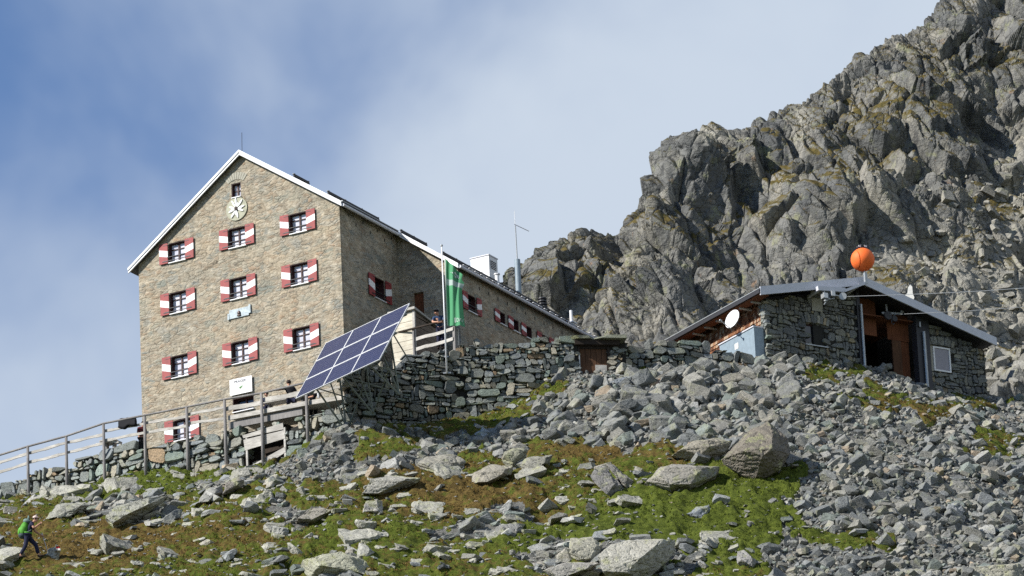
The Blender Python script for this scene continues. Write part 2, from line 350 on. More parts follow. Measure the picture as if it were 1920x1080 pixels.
# ground: moss, heath and bare grit
g = G('alpine_ground', 0.95, 0.15); p = g.pos(); ms = g.attr('moss', 'Fac'); rs = g.attr('rust', 'Fac')
grit = g.ramp(g.noise(p, 9, 6, 0.75), (0.35, (0.07, 0.07, 0.065)), (0.6, (0.20, 0.20, 0.185)), (0.75, (0.28, 0.28, 0.26)))
gr = g.ramp(g.noise(p, 5, 5, 0.7), (0.30, (0.032, 0.044, 0.006)), (0.52, (0.078, 0.102, 0.013)), (0.72, (0.145, 0.17, 0.028)))
ru = g.ramp(g.noise(p, 6, 5, 0.7), (0.30, (0.036, 0.024, 0.009)), (0.52, (0.115, 0.078, 0.022)), (0.72, (0.20, 0.145, 0.045)))
mossc = g.mix(g.ramp(g.ma('ADD', rs, g.ma('MULTIPLY', g.ma('SUBTRACT', g.noise(p, 1.6, 6, 0.75), 0.5), 2.2)), (0.35, 0.0), (0.65, 1.0)), gr, ru)
cov = g.ramp(g.ma('ADD', ms, g.ma('MULTIPLY', g.ma('SUBTRACT', g.noise(p, 2.8, 5, 0.7), 0.5), 0.9)), (0.42, 0.0), (0.52, 1.0))
c = g.mix(cov, grit, mossc)
g.bump(g.ma('ADD', g.noise(p, 16, 6, 0.75), g.ma('MULTIPLY', g.noise(p, 55, 3, 0.7), 0.35)), 0.9, 0.10); MT['ground'] = g.col(c)
# mountain rock
g = G('mountain_rock', 0.92, 0.2); p = g.pos(); nz = g.nrm()
c = g.ramp(g.noise(p, 0.35, 5, 0.65), (0.30, (0.095, 0.10, 0.10)), (0.5, (0.155, 0.157, 0.15)), (0.68, (0.235, 0.23, 0.21)))
c = g.mix(0.65, c, g.ramp(g.attr('cid', 'Fac'), (0.15, (0.55, 0.57, 0.60)), (0.5, (1.0, 1.0, 1.0)), (0.85, (1.45, 1.36, 1.18))), 'MULTIPLY')
c = g.mix(g.ramp(g.noise(g.mp(p, (1, 1, 0.5)), 1.8, 6, 0.75), (0.38, 0.7), (0.5, 0.0)), c, (0.045, 0.047, 0.05))
c = g.mix(g.ramp(g.noise(p, 1.1, 5, 0.7), (0.56, 0.0), (0.66, 0.55)), c, (0.26, 0.27, 0.14))
c = g.mix(g.ramp(g.noise(p, 0.8, 5, 0.7), (0.63, 0.0), (0.70, 0.6)), c, (0.27, 0.17, 0.10))
c = g.mix(g.ma('MULTIPLY', g.attr('pale', 'Fac'), 0.7), c, (0.33, 0.315, 0.265))
c = g.mix(g.ramp(g.vor(g.mp(p, (1.0, 1.0, 1.7), (0.4, 0.6, 0.2)), 1.3, 'DISTANCE_TO_EDGE'), (0.0, 0.8), (0.035, 0.0)), c, (0.03, 0.031, 0.033))
led = g.ma('MULTIPLY', g.ramp(g.ma('ADD', nz, g.ma('MULTIPLY', g.attr('moss', 'Fac'), 0.30)), (0.50, 0.0), (0.70, 1.0)), g.ramp(g.ma('ADD', g.noise(p, 0.45, 4, 0.6), g.ma('MULTIPLY', g.attr('moss', 'Fac'), 0.35)), (0.46, 0.0), (0.54, 1.0)))
c = g.mix(led, c, g.ramp(g.noise(p, 4, 4, 0.7), (0.35, (0.045, 0.042, 0.012)), (0.65, (0.115, 0.085, 0.024))))
g.bump(g.ma('ADD', g.noise(g.mp(p, (1, 1, 2.6), (0.3, 0.6, 0)), 1.9, 6, 0.68), g.ma('MULTIPLY', g.noise(p, 9, 4, 0.6), 0.2)), 0.7, 0.22); MT['cliff'] = g.col(c)
# ------------------------------------------------------------------ hillside
Lbase = LW.hit(640, 806)[2]
cp = []
def gp(px, py, d): cp.append(at(px, py, d))
for px, py in ((-60, 958), (0, 946), (130, 926), (270, 896), (350, 890), (455, 884), (500, 880), (560, 860), (656, 806)): cp.append(LW.world(*LW.hit(px, py)))
for px, py in ((760, 806), (862, 790)): cp.append(W2.world(*W2.hit(px, py)))
for px, py in ((950, 778), (1062, 702)): cp.append(W3.world(*W3.hit(px, py)))
for px, py in ((1150, 700), (1300, 700), (1441, 690)): cp.append(W4.world(*W4.hit(px, py)))
for px, py in ((1520, 688), (1600, 688), (1660, 705), (1720, 733), (1853, 745)): cp.append(H.world(*H.hit(px, py)))
gp(2000, 790, 252)
for a in ((-60, 1085, 229), (300, 1085, 225.5), (640, 1085, 222.5), (960, 1085, 220.5), (1300, 1085, 219.5), (1620, 1085, 220), (1980, 1085, 222),
          (52, 1046, 234), (350, 985, 232.5), (640, 950, 231), (1000, 960, 228.5), (1440, 925, 228), (1200, 850, 233.5), (1700, 900, 232), (1960, 900, 237), (820, 865, 236.0)): gp(*a)
cp = np.array(cp)
def tps(r): return np.where(r > 1e-9, r*r*np.log(r+1e-12), 0)
n = len(cp); A = np.zeros((n+3, n+3)); dd = np.hypot(cp[:, None, 0]-cp[None, :, 0], cp[:, None, 1]-cp[None, :, 1])
A[:n, :n] = tps(dd)+np.eye(n)*0.6; A[:n, n] = 1; A[:n, n+1:] = cp[:, :2]; A[n, :n] = 1; A[n+1:, :n] = cp[:, :2].T
sol = np.linalg.solve(A, np.r_[cp[:, 2], 0, 0, 0])
def H0(x, y):
    z = sol[n]+sol[n+1]*x+sol[n+2]*y
    for i in range(n): z = z+sol[i]*tps(np.hypot(x-cp[i, 0], y-cp[i, 1]))
    return z
edge = [LW.world(-26, 0, 0), k1, k2, k3, k4, H.world(11.7, 0, 0)]
ex = np.array([e[0] for e in edge]); ey = np.array([e[1] for e in edge])
def EY(x):
    y = np.interp(x, ex, ey)
    y = np.where(x < ex[0], ey[0]+(ex[0]-x)*0.54, y); return np.where(x > ex[-1], ey[-1]+(x-ex[-1])*0.2, y)
floorz = H.hit(1650, 700)[2]
pz_x = [LW.world(LW.hit(0, 908)[0], 0, 0)[0], LW.world(LW.hit(200, 850)[0], 0, 0)[0], k1[0]-0.2, k1[0]+0.2, k2[0], k3[0], k4[0]-0.6, k4[0]+0.2, ex[-1]+0.1, ex[-1]+2.0]
terz = W2.hit(835, 655)[2]
pz_z = [LW.hit(0, 908)[2]-0.25, LW.hit(200, 850)[2]-0.2, LW.hit(640, 765)[2]-0.3, W2.hit(670, 692)[2]-0.3, terz-0.1, W3.hit(1062, 640)[2]-0.35, W4.hit(1420, 675)[2]-0.3, floorz, floorz-0.3, floorz+0.5]
def PZ(x, y):
    z = np.interp(x, pz_x, pz_z); z = np.where(x < pz_x[0], pz_z[0]+(x-pz_x[0])*0.28, z)
    return z
CX = np.arange(-27, 27.01, 0.065); CY = np.arange(214, 256, 0.085)
gx = np.r_[-4000, -1800, -800, -350, -150, -80, -50, -36, -30, CX, 30, 36, 50, 80, 150, 350, 800, 1800, 4000]
gy = np.r_[-4000, -1500, -500, -150, -50, 0, 40, 80, 120, 150, 175, 192, 204, 210, CY, 258, 261, 265, 270, 280, 300, 340, 420, 600, 1000, 2000, 5000]
X, Y = np.meshgrid(gx, gy); xc = np.clip(X, -27, 27); yc = np.clip(Y, 214, 256)
cx2, cy2 = np.meshgrid(np.linspace(-27, 27, 136), np.linspace(214, 256, 106)); Zc = H0(cx2, cy2)
def bil(Gd, x, y, x0, dx, y0, dy):
    fx = np.clip((x-x0)/dx, 0, Gd.shape[1]-1.001); fy = np.clip((y-y0)/dy, 0, Gd.shape[0]-1.001); i = fx.astype(int); j = fy.astype(int); fx = fx-i; fy = fy-j
    return (Gd[j, i]*(1-fx)+Gd[j, i+1]*fx)*(1-fy)+(Gd[j+1, i]*(1-fx)+Gd[j+1, i+1]*fx)*fy
Z = bil(Zc, xc, yc, -27, 0.4, 214, 0.4)
# what grows where
PX, PY = pixels(np.stack([xc, yc, Z], -1))
jx = fbm(xc*0.9, yc*0.6, 11, 4)*55; jy = fbm(xc*0.9+40, yc*0.6, 12, 4)*26
QX, QY = PX+jx, PY+jy
screeA = [(985, 795), (1040, 745), (1040, 640), (1920, 620), (2100, 1300), (1400, 1300), (1440, 1060), (1400, 1040), (1500, 1000), (1475, 935), (1500, 885), (1370, 865), (1220, 845), (1100, 835), (1000, 828), (930, 850), (880, 850), (900, 815)]
screeB = [(470, 895), (500, 868), (560, 850), (640, 815), (780, 818), (900, 815), (980, 850), (840, 868), (760, 892), (640, 905), (560, 915)]
scr = (inpoly(QX, QY, screeA) | inpoly(QX, QY, screeB))
moss = 1.0-(inpoly(QX, QY, screeA) | inpoly(QX, QY, screeB)).astype(float)
for cx_, cy_, rx_, ry_ in ((870, 805, 110, 17), (960, 785, 60, 12), (1720, 772, 110, 12), (1830, 765, 60, 10), (1640, 750, 60, 12), (1870, 835, 60, 12), (1590, 1010, 90, 16), (720, 842, 60, 12), (1180, 700, 40, 8), (1560, 705, 60, 8), (1120, 850, 110, 14)):
    moss = np.maximum(moss, (((QX-cx_)/rx_)**2+((QY-cy_)/ry_)**2 < 1)*0.85)
scr = scr & (moss < 0.5)
for cx_, cy_, rx_, ry_ in ((240, 955, 110, 28), (640, 1070, 70, 26), (1180, 1050, 110, 34), (560, 970, 60, 16), (880, 1000, 90, 14), (430, 915, 90, 14), (1040, 1040, 70, 26), (950, 960, 60, 20)):
    moss = np.minimum(moss, 1-(((QX-cx_)/rx_)**2+((QY-cy_)/ry_)**2 < 1)*0.7)
rust = np.full(X.shape, 0.40)
for cx_, cy_, rx_, ry_, q in ((860, 935, 210, 45, .36), (1110, 850, 110, 22, .38), (250, 1010, 260, 30, .33), (120, 1050, 160, 30, .3), (1280, 870, 70, 18, .4), (760, 880, 90, 18, .4), (1760, 780, 160, 18, .2),
                          (1370, 965, 190, 80, -.75), (1200, 1000, 120, 50, -.35), (230, 905, 130, 26, -.45), (860, 805, 130, 18, .05), (430, 890, 60, 14, -.4), (700, 1010, 180, 40, -.12), (1000, 1010, 90, 30, -.3)):
    rust = rust+q*np.exp(-(((PX-cx_)/rx_)**2+((PY-cy_)/ry_)**2)*1.1)
# relief: hummocks where it grows, broken steps where it is stone
hum = (np.abs(fbm(xc*0.8, yc*0.8, 21, 3)))*0.5+(0.5-np.abs(fbm(xc*1.7, yc*1.7, 24, 3)))*0.34+fbm(xc*5, yc*5, 27, 3)*0.10
f1, e1, _ = facet(xc, yc, 1.5, 31, 0.9); f2, e2, _ = facet(xc, yc, 0.45, 37, 0.9)
stn = f1*0.16+f2*0.22
rel = hum*np.clip(moss, 0, 1)+stn*(1-np.clip(moss, 0, 1))*0.6
big = fbm(xc*0.28, yc*0.28, 41, 2)*0.35
for cx_, cy_, rx_, ry_, q in ((1010, 962, 46, 15, 1.0), (1045, 945, 40, 10, .5), (600, 985, 50, 8, .3), (300, 1043, 60, 8, .25)):
    rr = ((PX-cx_)/rx_)**2+((PY-cy_)/ry_)**2; big = big-q*np.exp(-rr**2)
near = np.clip((EY(xc)-Y)/1.5, 0, 1); Zs = Z+(rel+big*near)
slope_hi = np.where(xc > ex[-1]+0.2, 1, 0)
behind = Y > EY(xc)+0.9
Zb = PZ(X, Y)+np.clip(Y-EY(X)-0.9, 0, 14)*np.interp(X, [20.9, 22.5], [0.02, 0.42])-np.clip(Y-330, 0, 1e9)*0.12+fbm(X*1.3, Y*1.3, 5, 3)*0.08
Zs = np.where(behind, Zb, Zs)
Zs = np.where(Y < 214, -1.7+(bil(Zc, xc, yc, -27, 0.4, 214, 0.4)+1.7)*np.clip(Y/214, -3, 1)**1.0*np.clip(Y/214, 0.0, 1)**0.35, Zs)
Zs = np.where(Y <= 0, -1.7+Y*0.05, Zs)
far = np.clip((np.abs(X)-27)/120, 0, 1); Zs = Zs-far*np.clip(Zs+30, 0, None)*np.clip((np.abs(X)-27)/400, 0, 0.7)
ny, nx = X.shape; idx = np.arange(nx*ny).reshape(ny, nx)
T = np.stack([idx[:-1, :-1], idx[:-1, 1:], idx[1:, 1:], idx[1:, :-1]], -1).reshape(-1, 4)
moss = np.where(behind, 0.2, moss)
hill = link('hillside', rawmesh('hillside', np.stack([X, Y, Zs], -1).reshape(-1, 3), T, None, True, {'moss': moss, 'rust': rust}), MT['ground'])
tag(hill, kind='structure')
ix0 = 9; iy0 = 14; nxc, nyc = len(CX), len(CY)
ZG = Zs[iy0:iy0+nyc, ix0:ix0+nxc]; SG = scr[iy0:iy0+nyc, ix0:ix0+nxc]; MG = moss[iy0:iy0+nyc, ix0:ix0+nxc]; BG_ = behind[iy0:iy0+nyc, ix0:ix0+nxc]; RG = rust[iy0:iy0+nyc, ix0:ix0+nxc]
def GZ(x, y): return bil(ZG, np.asarray(x, float), np.asarray(y, float), CX[0], 0.065, CY[0], 0.085)
def ground(px, py):
    """first point of the hillside on a sight line"""
    d = np.arange(215, 255, 0.05); v = ray(px, py); v = v/math.hypot(v[0], v[1]); P = v[None]*d[:, None]
    k = np.argmax(GZ(P[:, 0], P[:, 1]) >= P[:, 2]); return P[k] if k else P[-1]

# ------------------------------------------------------------------ the mountain
sil = [(860, 560), (935, 520), (980, 487), (1005, 468), (1030, 455), (1060, 440), (1085, 424), (1105, 416), (1130, 416), (1158, 420), (1178, 398), (1195, 360), (1202, 330), (1218, 312), (1236, 290), (1252, 272), (1272, 254), (1300, 241), (1335, 232), (1358, 243), (1390, 243), (1410, 225), (1440, 205), (1475, 187), (1500, 180), (1525, 160), (1560, 137), (1600, 113), (1640, 86), (1670, 72), (1700, 60), (1722, 44), (1750, 25), (1772, -2), (1830, -40), (1920, -95), (2060, -190), (2300, -260), (2760, -340)]
sx_, sy_ = np.array(sil, float).T
cols = np.r_[np.arange(880, 2060, 1.35), np.arange(2060, 2760, 5.0)]; rows = 470
ridge = np.interp(cols, sx_, sy_); basey = np.interp(cols, [880, 1000, 1260, 1500, 1850, 1920, 2060], [760, 760, 740, 740, 775, 800, 830])
db = np.interp(cols, [880, 1000, 1260, 1500, 1850, 1920, 2060], [268, 267, 263, 263, 258, 256, 255])
dr = np.interp(cols, [880, 980, 1100, 1190, 1300, 1500, 1770, 1920, 2060], [271, 272.5, 275, 276, 280, 284, 291, 295, 299])
gpow = np.interp(cols, [880, 1300, 1550, 1700, 1850, 2060], [1.0, 1.0, 0.95, 0.8, 0.62, 0.58])
ts = np.linspace(0, 1, rows); P0 = np.zeros((rows, len(cols), 3))
for j, px in enumerate(cols):
    d = db[j]+(dr[j]-db[j])*ts**gpow[j]
    v0 = np.array([ray(px, y) for y in (basey[j], ridge[j])]); yy = ts
    V = v0[0][None]*(1-yy[:, None])+v0[1][None]*yy[:, None]
    P0[:, j] = V*(d/np.hypot(V[:, 0], V[:, 1]))[:, None]
back = []                                                    # the far side of the ridge falls away
for k in range(1, 13):
    q = P0[-1].copy(); q[:, 1] += 1.2*k**1.5; q[:, 2] -= 0.55*k**1.6; back.append(q)
PB = np.concatenate([P0, np.array(back)], 0)
a = np.gradient(PB, axis=1); b = np.gradient(PB, axis=0); N = np.cross(a, b); N /= np.linalg.norm(N, axis=-1, keepdims=True)+1e-9
k = np.ones(61)/61.0
for ax in (0, 1):
    for c in range(3): N[..., c] = np.apply_along_axis(lambda q: np.convolve(np.pad(q, 30, mode='edge'), k, 'valid'), ax, N[..., c])
N /= np.linalg.norm(N, axis=-1, keepdims=True)
xx, zz = PB[..., 0], PB[..., 2]*1.15
wx = xx+fbm(xx*0.35, zz*0.35, 61, 2)*0.45; wz = zz+fbm(xx*0.35+9, zz*0.35, 62, 2)*0.45
a4, b4, c4 = blocks(wx, wz, 5.2, 91, 0.9, 1.5, math.radians(28), 1.8); a1, b1, c1 = blocks(wx, wz, 2.3, 71, 0.9, 1.7, math.radians(26)); a2, b2, c2 = blocks(wx, wz, 0.95, 77, 0.9, 1.6, math.radians(20))
a3, b3, c3 = blocks(wx+wz*0.25, wz, 0.40, 83, 0.9, 0.7, math.radians(35)); a5, b5, c5 = blocks(wx, wz, 0.17, 95, 0.8, 0.7, math.radians(30))
calm = np.interp(PB[..., 0], [14, 20, 26], [1.0, 0.8, 0.6]); rgh = np.clip(0.55+fbm(xx*0.4, zz*0.4, 66, 3)*0.9, 0.15, 1.1)
f6, b6, c6 = facet(wx, wz, 1.3, 97, 1.0, 1.6, math.radians(24)); f7, b7, c7 = facet(wx+wz*.3, wz, 0.5, 99, 1.0, 0.8, math.radians(32))
f8, b8, c8 = facet(wx+wz*.2, wz, 0.21, 101, 1.0, 0.7, math.radians(36))
grv = np.exp(-b1*14)*.22+np.exp(-b2*16)*.10
tr_ = np.linspace(0, PB.shape[0]/470.0, PB.shape[0])[:, None]; rid = 1-0.72*np.exp(-((tr_-1.0)/0.10)**2)
f1_, q1_, _c = facet(wx, wz, 2.6, 111, 1.2, 1.8, math.radians(27)); bpx, bpy_ = pixels(PB)
pl0 = np.zeros(bpx.shape)
for cx_, cy_, rx_, ry_ in ((1850, 560, 130, 130), (1900, 400, 60, 80), (1730, 500, 80, 60)): pl0 = np.maximum(pl0, np.exp(-(((bpx-cx_)/rx_)**2+((bpy_-cy_)/ry_)**2)))
f9, b9, c9 = facet(wx, wz, 0.55, 117, 1.0, 4.5, math.radians(32)); fine_ = np.clip(rgh*1.25-.25, .05, 1)
f1_ = f1_*np.clip(q1_/.14, 0, 1); f6 = f6*np.clip(b6/.20, 0, 1); f9 = f9*np.clip(b9/.25, 0, 1)
lf_ = np.interp(bpx, [900, 985, 1150], [.3, .45, 1.0])
hgt = ((a4*0.30+a1*0.26*calm+f1_*0.40)*rid*lf_+(a2*0.20*(0.45+0.55*rgh)+f6*0.34)*(0.4+0.6*rid)*(.4+.6*lf_)+f9*0.17*calm*(1-.8*np.exp(-((tr_-1.0)/0.06)**2))+a3*0.18*fine_+f7*0.20*fine_+f8*0.20*fine_-grv-np.exp(-q1_*16)*.25+fbm(xx*3, zz*3, 64, 3)*0.012)*(1-.55*pl0)
hgt = hgt-np.interp(tr_, [0, .8, 1, 1.1], [0, .0, 1, 1])*(hgt[440:470].mean()+.10)
fadeb = np.clip(np.linspace(0, 40, PB.shape[0]), 0, 1)[:, None]
PM = PB+N*(hgt*fadeb)[..., None]
# flat steps: push some cells back so ledges form
ny, nx = PM.shape[:2]; idx = np.arange(nx*ny).reshape(ny, nx)
T = np.stack([idx[:-1, :-1], idx[:-1, 1:], idx[1:, 1:], idx[1:, :-1]], -1).reshape(-1, 4)
mm = np.zeros((ny, nx)); mpx, mpy = pixels(PM)
for cx_, cy_, rx_, ry_ in ((1100, 520, 80, 45), (1250, 420, 140, 35), (1700, 200, 120, 50), (1450, 330, 80, 30), (1380, 400, 90, 25), (1310, 440, 60, 20), (1640, 290, 60, 30), (1840, 380, 60, 30), (1880, 110, 60, 40), (1760, 130, 60, 40), (1470, 430, 60, 20), (1660, 520, 50, 20), (1050, 545, 60, 20), (1600, 270, 120, 60)):
    mm = np.maximum(mm, np.exp(-(((mpx-cx_)/rx_)**2+((mpy-cy_)/ry_)**2)))
pale = np.zeros((ny, nx))
for cx_, cy_, rx_, ry_ in ((1850, 560, 130, 130), (1900, 400, 60, 80), (1730, 480, 90, 60), (1640, 380, 40, 60), (1330, 250, 30, 20), (1500, 230, 20, 50)): pale = np.maximum(pale, np.exp(-(((mpx-cx_)/rx_)**2+((mpy-cy_)/ry_)**2)))
mnt = link('mountain', rawmesh('mountain', PM.reshape(-1, 3), T, None, False, {'cid': (c1*0.5+c2*0.35+c3*0.15), 'moss': mm, 'pale': pale}), MT['cliff'])
tag(mnt, kind='structure')

# ------------------------------------------------------------------ stones
def rock(seed, dims=(1, 0.8, 0.6), cuts=9, fine=0, rough=0.0, bev=0.0):
    rnd = random.Random(seed); bm = bmesh.new(); bmesh.ops.create_cube(bm, size=1.0)
    for v in bm.verts: v.co = Vector((v.co.x*dims[0]*rnd.uniform(.85, 1.1), v.co.y*dims[1]*rnd.uniform(.85, 1.1), v.co.z*dims[2]*rnd.uniform(.85, 1.1)))
    for k in range(cuts):
        nn = Vector((rnd.gauss(0, 1), rnd.gauss(0, 1), rnd.gauss(0, 1))).normalized()
        sup = max(v.co.dot(nn) for v in bm.verts); co = nn*sup*rnd.uniform(0.55, 0.93)
        bmesh.ops.bisect_plane(bm, geom=bm.verts[:]+bm.edges[:]+bm.faces[:], plane_co=co, plane_no=nn, clear_outer=True)
        ed = [e for e in bm.edges if len(e.link_faces) < 2]
        if ed: bmesh.ops.edgeloop_fill(bm, edges=ed)
    bmesh.ops.recalc_face_normals(bm, faces=bm.faces)
    if bev: bmesh.ops.bevel(bm, geom=bm.edges[:], offset=bev, segments=1, affect='EDGES')
    bmesh.ops.triangulate(bm, faces=bm.faces[:])
    if fine:
        for _ in range(fine):
            bmesh.ops.subdivide_edges(bm, edges=[e for e in bm.edges if e.calc_length() > 0.10], cuts=1, use_grid_fill=False)
            bmesh.ops.triangulate(bm, faces=bm.faces[:])
        co = np.array([v.co for v in bm.verts]); nr = np.array([v.normal for v in bm.verts])
        p = co[:, 0]*1.0+co[:, 1]*0.7+seed*3.1; q = co[:, 2]*1.3-co[:, 1]*0.6
        hh, eg, _ = facet(p, q, 0.28, seed, 0.9, 0.6, 0.5); h = hh*0.22-np.exp(-eg*8)*0.03+fbm(p*5, q*5, seed, 4)*0.05
        for v, d, m in zip(bm.verts, h*rough, nr): v.co += Vector(m)*float(d)
        bmesh.ops.recalc_face_normals(bm, faces=bm.faces)
    me = bpy.data.meshes.new('rock'); bm.to_mesh(me); bm.free(); return me
PAL = [((0.23, 0.235, 0.222), 30), ((0.20, 0.212, 0.212), 22), ((0.27, 0.265, 0.235), 24), ((0.30, 0.285, 0.245), 10), ((0.155, 0.165, 0.165), 10), ((0.33, 0.27, 0.20), 3), ((0.205, 0.235, 0.215), 10), ((0.37, 0.37, 0.35), 4)]
def palette(rnd, pal=PAL, k=1.0):
    c = rnd.choices([p[0] for p in pal], [p[1] for p in pal])[0]; m = rnd.uniform(0.70, 1.10)*k; return tuple(x*m for x in c)
NV = 26; RK = [rock(100+i, (1, random.uniform(.62, 1.0), random.uniform(.36, .8)), random.randint(7, 12)) for i in range(NV)]
RKB = [rock(100+i, (1, random.uniform(.65, 1.0), random.uniform(.36, .75)), random.randint(7, 12), 2, .30, .035) for i in range(18)]
for me in RKB: me.materials.append(MT['rock_each'])
RV = []; RT = []
for me in RK:
    v = np.zeros(len(me.vertices)*3, 'f'); me.vertices.foreach_get('co', v); t = np.zeros(len(me.polygons)*3, 'i'); me.loops.foreach_get('vertex_index', t)
    RV.append(v.reshape(-1, 3)); RT.append(t.reshape(-1, 3))
    me.materials.append(MT['rock_each'])
rn = np.random.default_rng(5); rr_ = random.Random(9)
def rotm(a, b, c):
    return np.array(Matrix.Rotation(a, 3, 'Z') @ Matrix.Rotation(b, 3, 'X') @ Matrix.Rotation(c, 3, 'Y'))
def scatter(cells, n, lo, hi, pw, tilt, keep=None):
    j, i = cells; k = rn.integers(0, len(i), n); x = CX[i[k]]+rn.uniform(-.03, .03, n); y = CY[j[k]]+rn.uniform(-.04, .04, n)
    s = np.minimum(lo*(1-rn.random(n))**(-1/pw), hi); return [(x[q], y[q], s[q], tilt) for q in range(n)]
scree_c = np.nonzero(SG & ~BG_ & (np.abs(CX[None, :]) < 24.5)); bare_c = np.nonzero(~SG & (MG < 0.5) & ~BG_ & (np.abs(CX[None, :]) < 24.5)); moss_c = np.nonzero((MG >= 0.5) & ~BG_ & (np.abs(CX[None, :]) < 24.5))
stones = [(*q, 'scree') for q in scatter(scree_c, 19000, 0.15, 0.85, 2.25, 3.0)]+[(*q, 'heath') for q in scatter(bare_c, 1300, 0.16, 0.9, 1.9, 0.5)]+[(*q, 'heath') for q in scatter(moss_c, 3800, 0.11, 0.85, 1.75, 0.5)]
big_ = []
for (x, y, s_, t_, kd) in stones:
    if kd == 'scree':
        px, py = pixels(np.array([x, y, float(GZ(x, y))])); m_ = 0.80+0.52*math.exp(-((px-1230)/260)**2-((py-770)/110)**2)+0.55*(float(vn(np.array(x*.35), np.array(y*.35), 45))-.4)
        if px > 1500 and py < 850: m_ *= .8
        if 1068 < px < 1168 and 655 < py < 728: s_ = min(s_, .22); m_ = min(m_, 1)
        if 440 < px < 560 and py < 905: s_ = min(s_, .20); m_ = 1
        s_ *= m_
    big_.append((x, y, s_, t_, kd))
stones = big_
stones.sort(key=lambda q: -q[2])
each = {'scree': 0, 'heath': 0}; limit = {'scree': 230, 'heath': 60}
VV = {'scree': [], 'heath': []}; TT = {'scree': [], 'heath': []}; CC = {'scree': [], 'heath': []}; cnt = {'scree': 0, 'heath': 0}
lab = {'scree': 'loose angular grey stone among the biggest in the open scree below the walls and huts', 'heath': 'pale flat stone lying half sunk in the moss of the lower slope'}
nam = {'scree': 'scree_stone', 'heath': 'heath_stone'}; grp = {'scree': 'larger stones of the scree', 'heath': 'stones lying in the moss'}
def tone_word(c):
    r, g_, b = c; m = (r+g_+b)/3
    if r > b*1.22: return 'tan'
    if m > .27: return 'pale grey'
    if m < .145: return 'dark grey'
    return 'greenish grey' if g_ > r*1.055 and g_ > b*1.03 else 'bluish grey' if b > r*1.05 else 'grey'
def describe(kd, px, py, s, c, me):
    if kd == 'scree':
        if px < 700: w_ = 'in the scree under the shaded terrace wall'
        elif px < 1060: w_ = 'in the scree below the flagpole wall'
        elif py < 860: w_ = 'in the scree below the cellar door' if px < 1250 else 'in the scree between cellar door and lift hut' if px < 1500 else 'in the scree just below the lift hut'
        else: w_ = 'in the scree right of the bright green moss' if px > 1430 else 'in the scree at the bottom middle'
        return f"{'big ' if s > .75 else ''}{tone_word(c)} angular stone lying {w_}"
    w_ = 'near the hiker' if px < 350 else 'below the wooden hatch' if px < 680 else 'around the rust brown heath' if px < 1100 else 'on the bright green moss'
    return f"{'big ' if s > .5 else ''}{tone_word(tuple(q*.85 for q in c))} flattish stone half sunk in the turf {w_}"
for (x, y, s, tilt, kd) in stones:
    v = rr_.randrange(NV); a = rr_.uniform(0, 6.28)
    if kd == 'scree': b, c = rr_.uniform(-1.2, 1.2)*0.8, rr_.uniform(-1.2, 1.2)*0.8
    else: b, c = rr_.gauss(0.35, 0.25), rr_.gauss(0, 0.25)
    R3 = rotm(a, b, c); sc = np.array([s, s*rr_.uniform(.75, 1.1), s*rr_.uniform(.7, 1.1)*(0.55 if kd == 'heath' else 1)])
    z = float(GZ(x, y))+s*(rr_.uniform(0.0, 0.34) if kd == 'scree' else rr_.uniform(-0.05, 0.10)); col = palette(rr_, PAL, 1.0 if kd == 'scree' else 1.25)
    if kd == 'heath':
        px, py = pixels(np.array([x, y, z]))
        if s > .16 and any(((px-a)/c_)**2+((py-b)/d_)**2 < 1 for a, b, c_, d_ in ((860, 925, 160, 34), (1370, 955, 130, 62), (330, 1015, 210, 24), (180, 1055, 130, 18), (1110, 850, 90, 16), (720, 1010, 90, 16))) and rr_.random() < .85: continue
        if 20 < px < 125 and 960 < py < 1085 and s > .2: continue
    if each[kd] < limit[kd]:
        px, py = pixels(np.array([x, y, z]))
        if -20 < px < 1940 and py < 1095:
            each[kd] += 1
            o = link(nam[kd], RKB[v % 18]); o.matrix_world = Matrix.Translation((x, y, z)) @ Matrix(R3.tolist()).to_4x4() @ Matrix.Diagonal((*sc, 1))
            o.color = (*col, 1); tag(o, describe(kd, px, py, s, col, RKB[v % 18]), 'stone', grp[kd]); continue
    V = (RV[v]*sc) @ R3.T+np.array([x, y, z]); VV[kd].append(V); TT[kd].append(RT[v]+cnt[kd]); cnt[kd] += len(V); CC[kd].append(np.repeat([col], len(V), 0))
for kd, nm in (('scree', 'scree'), ('heath', 'gravel')):
    o = link(nm, rawmesh(nm, np.concatenate(VV[kd]), np.concatenate(TT[kd]), np.concatenate(CC[kd])), MT['rock']); tag(o, kind='stuff')
    o['label'] = 'small grey stones filling the scree slope' if kd == 'scree' else 'small pale stones strewn over the moss'; o['category'] = 'stones'
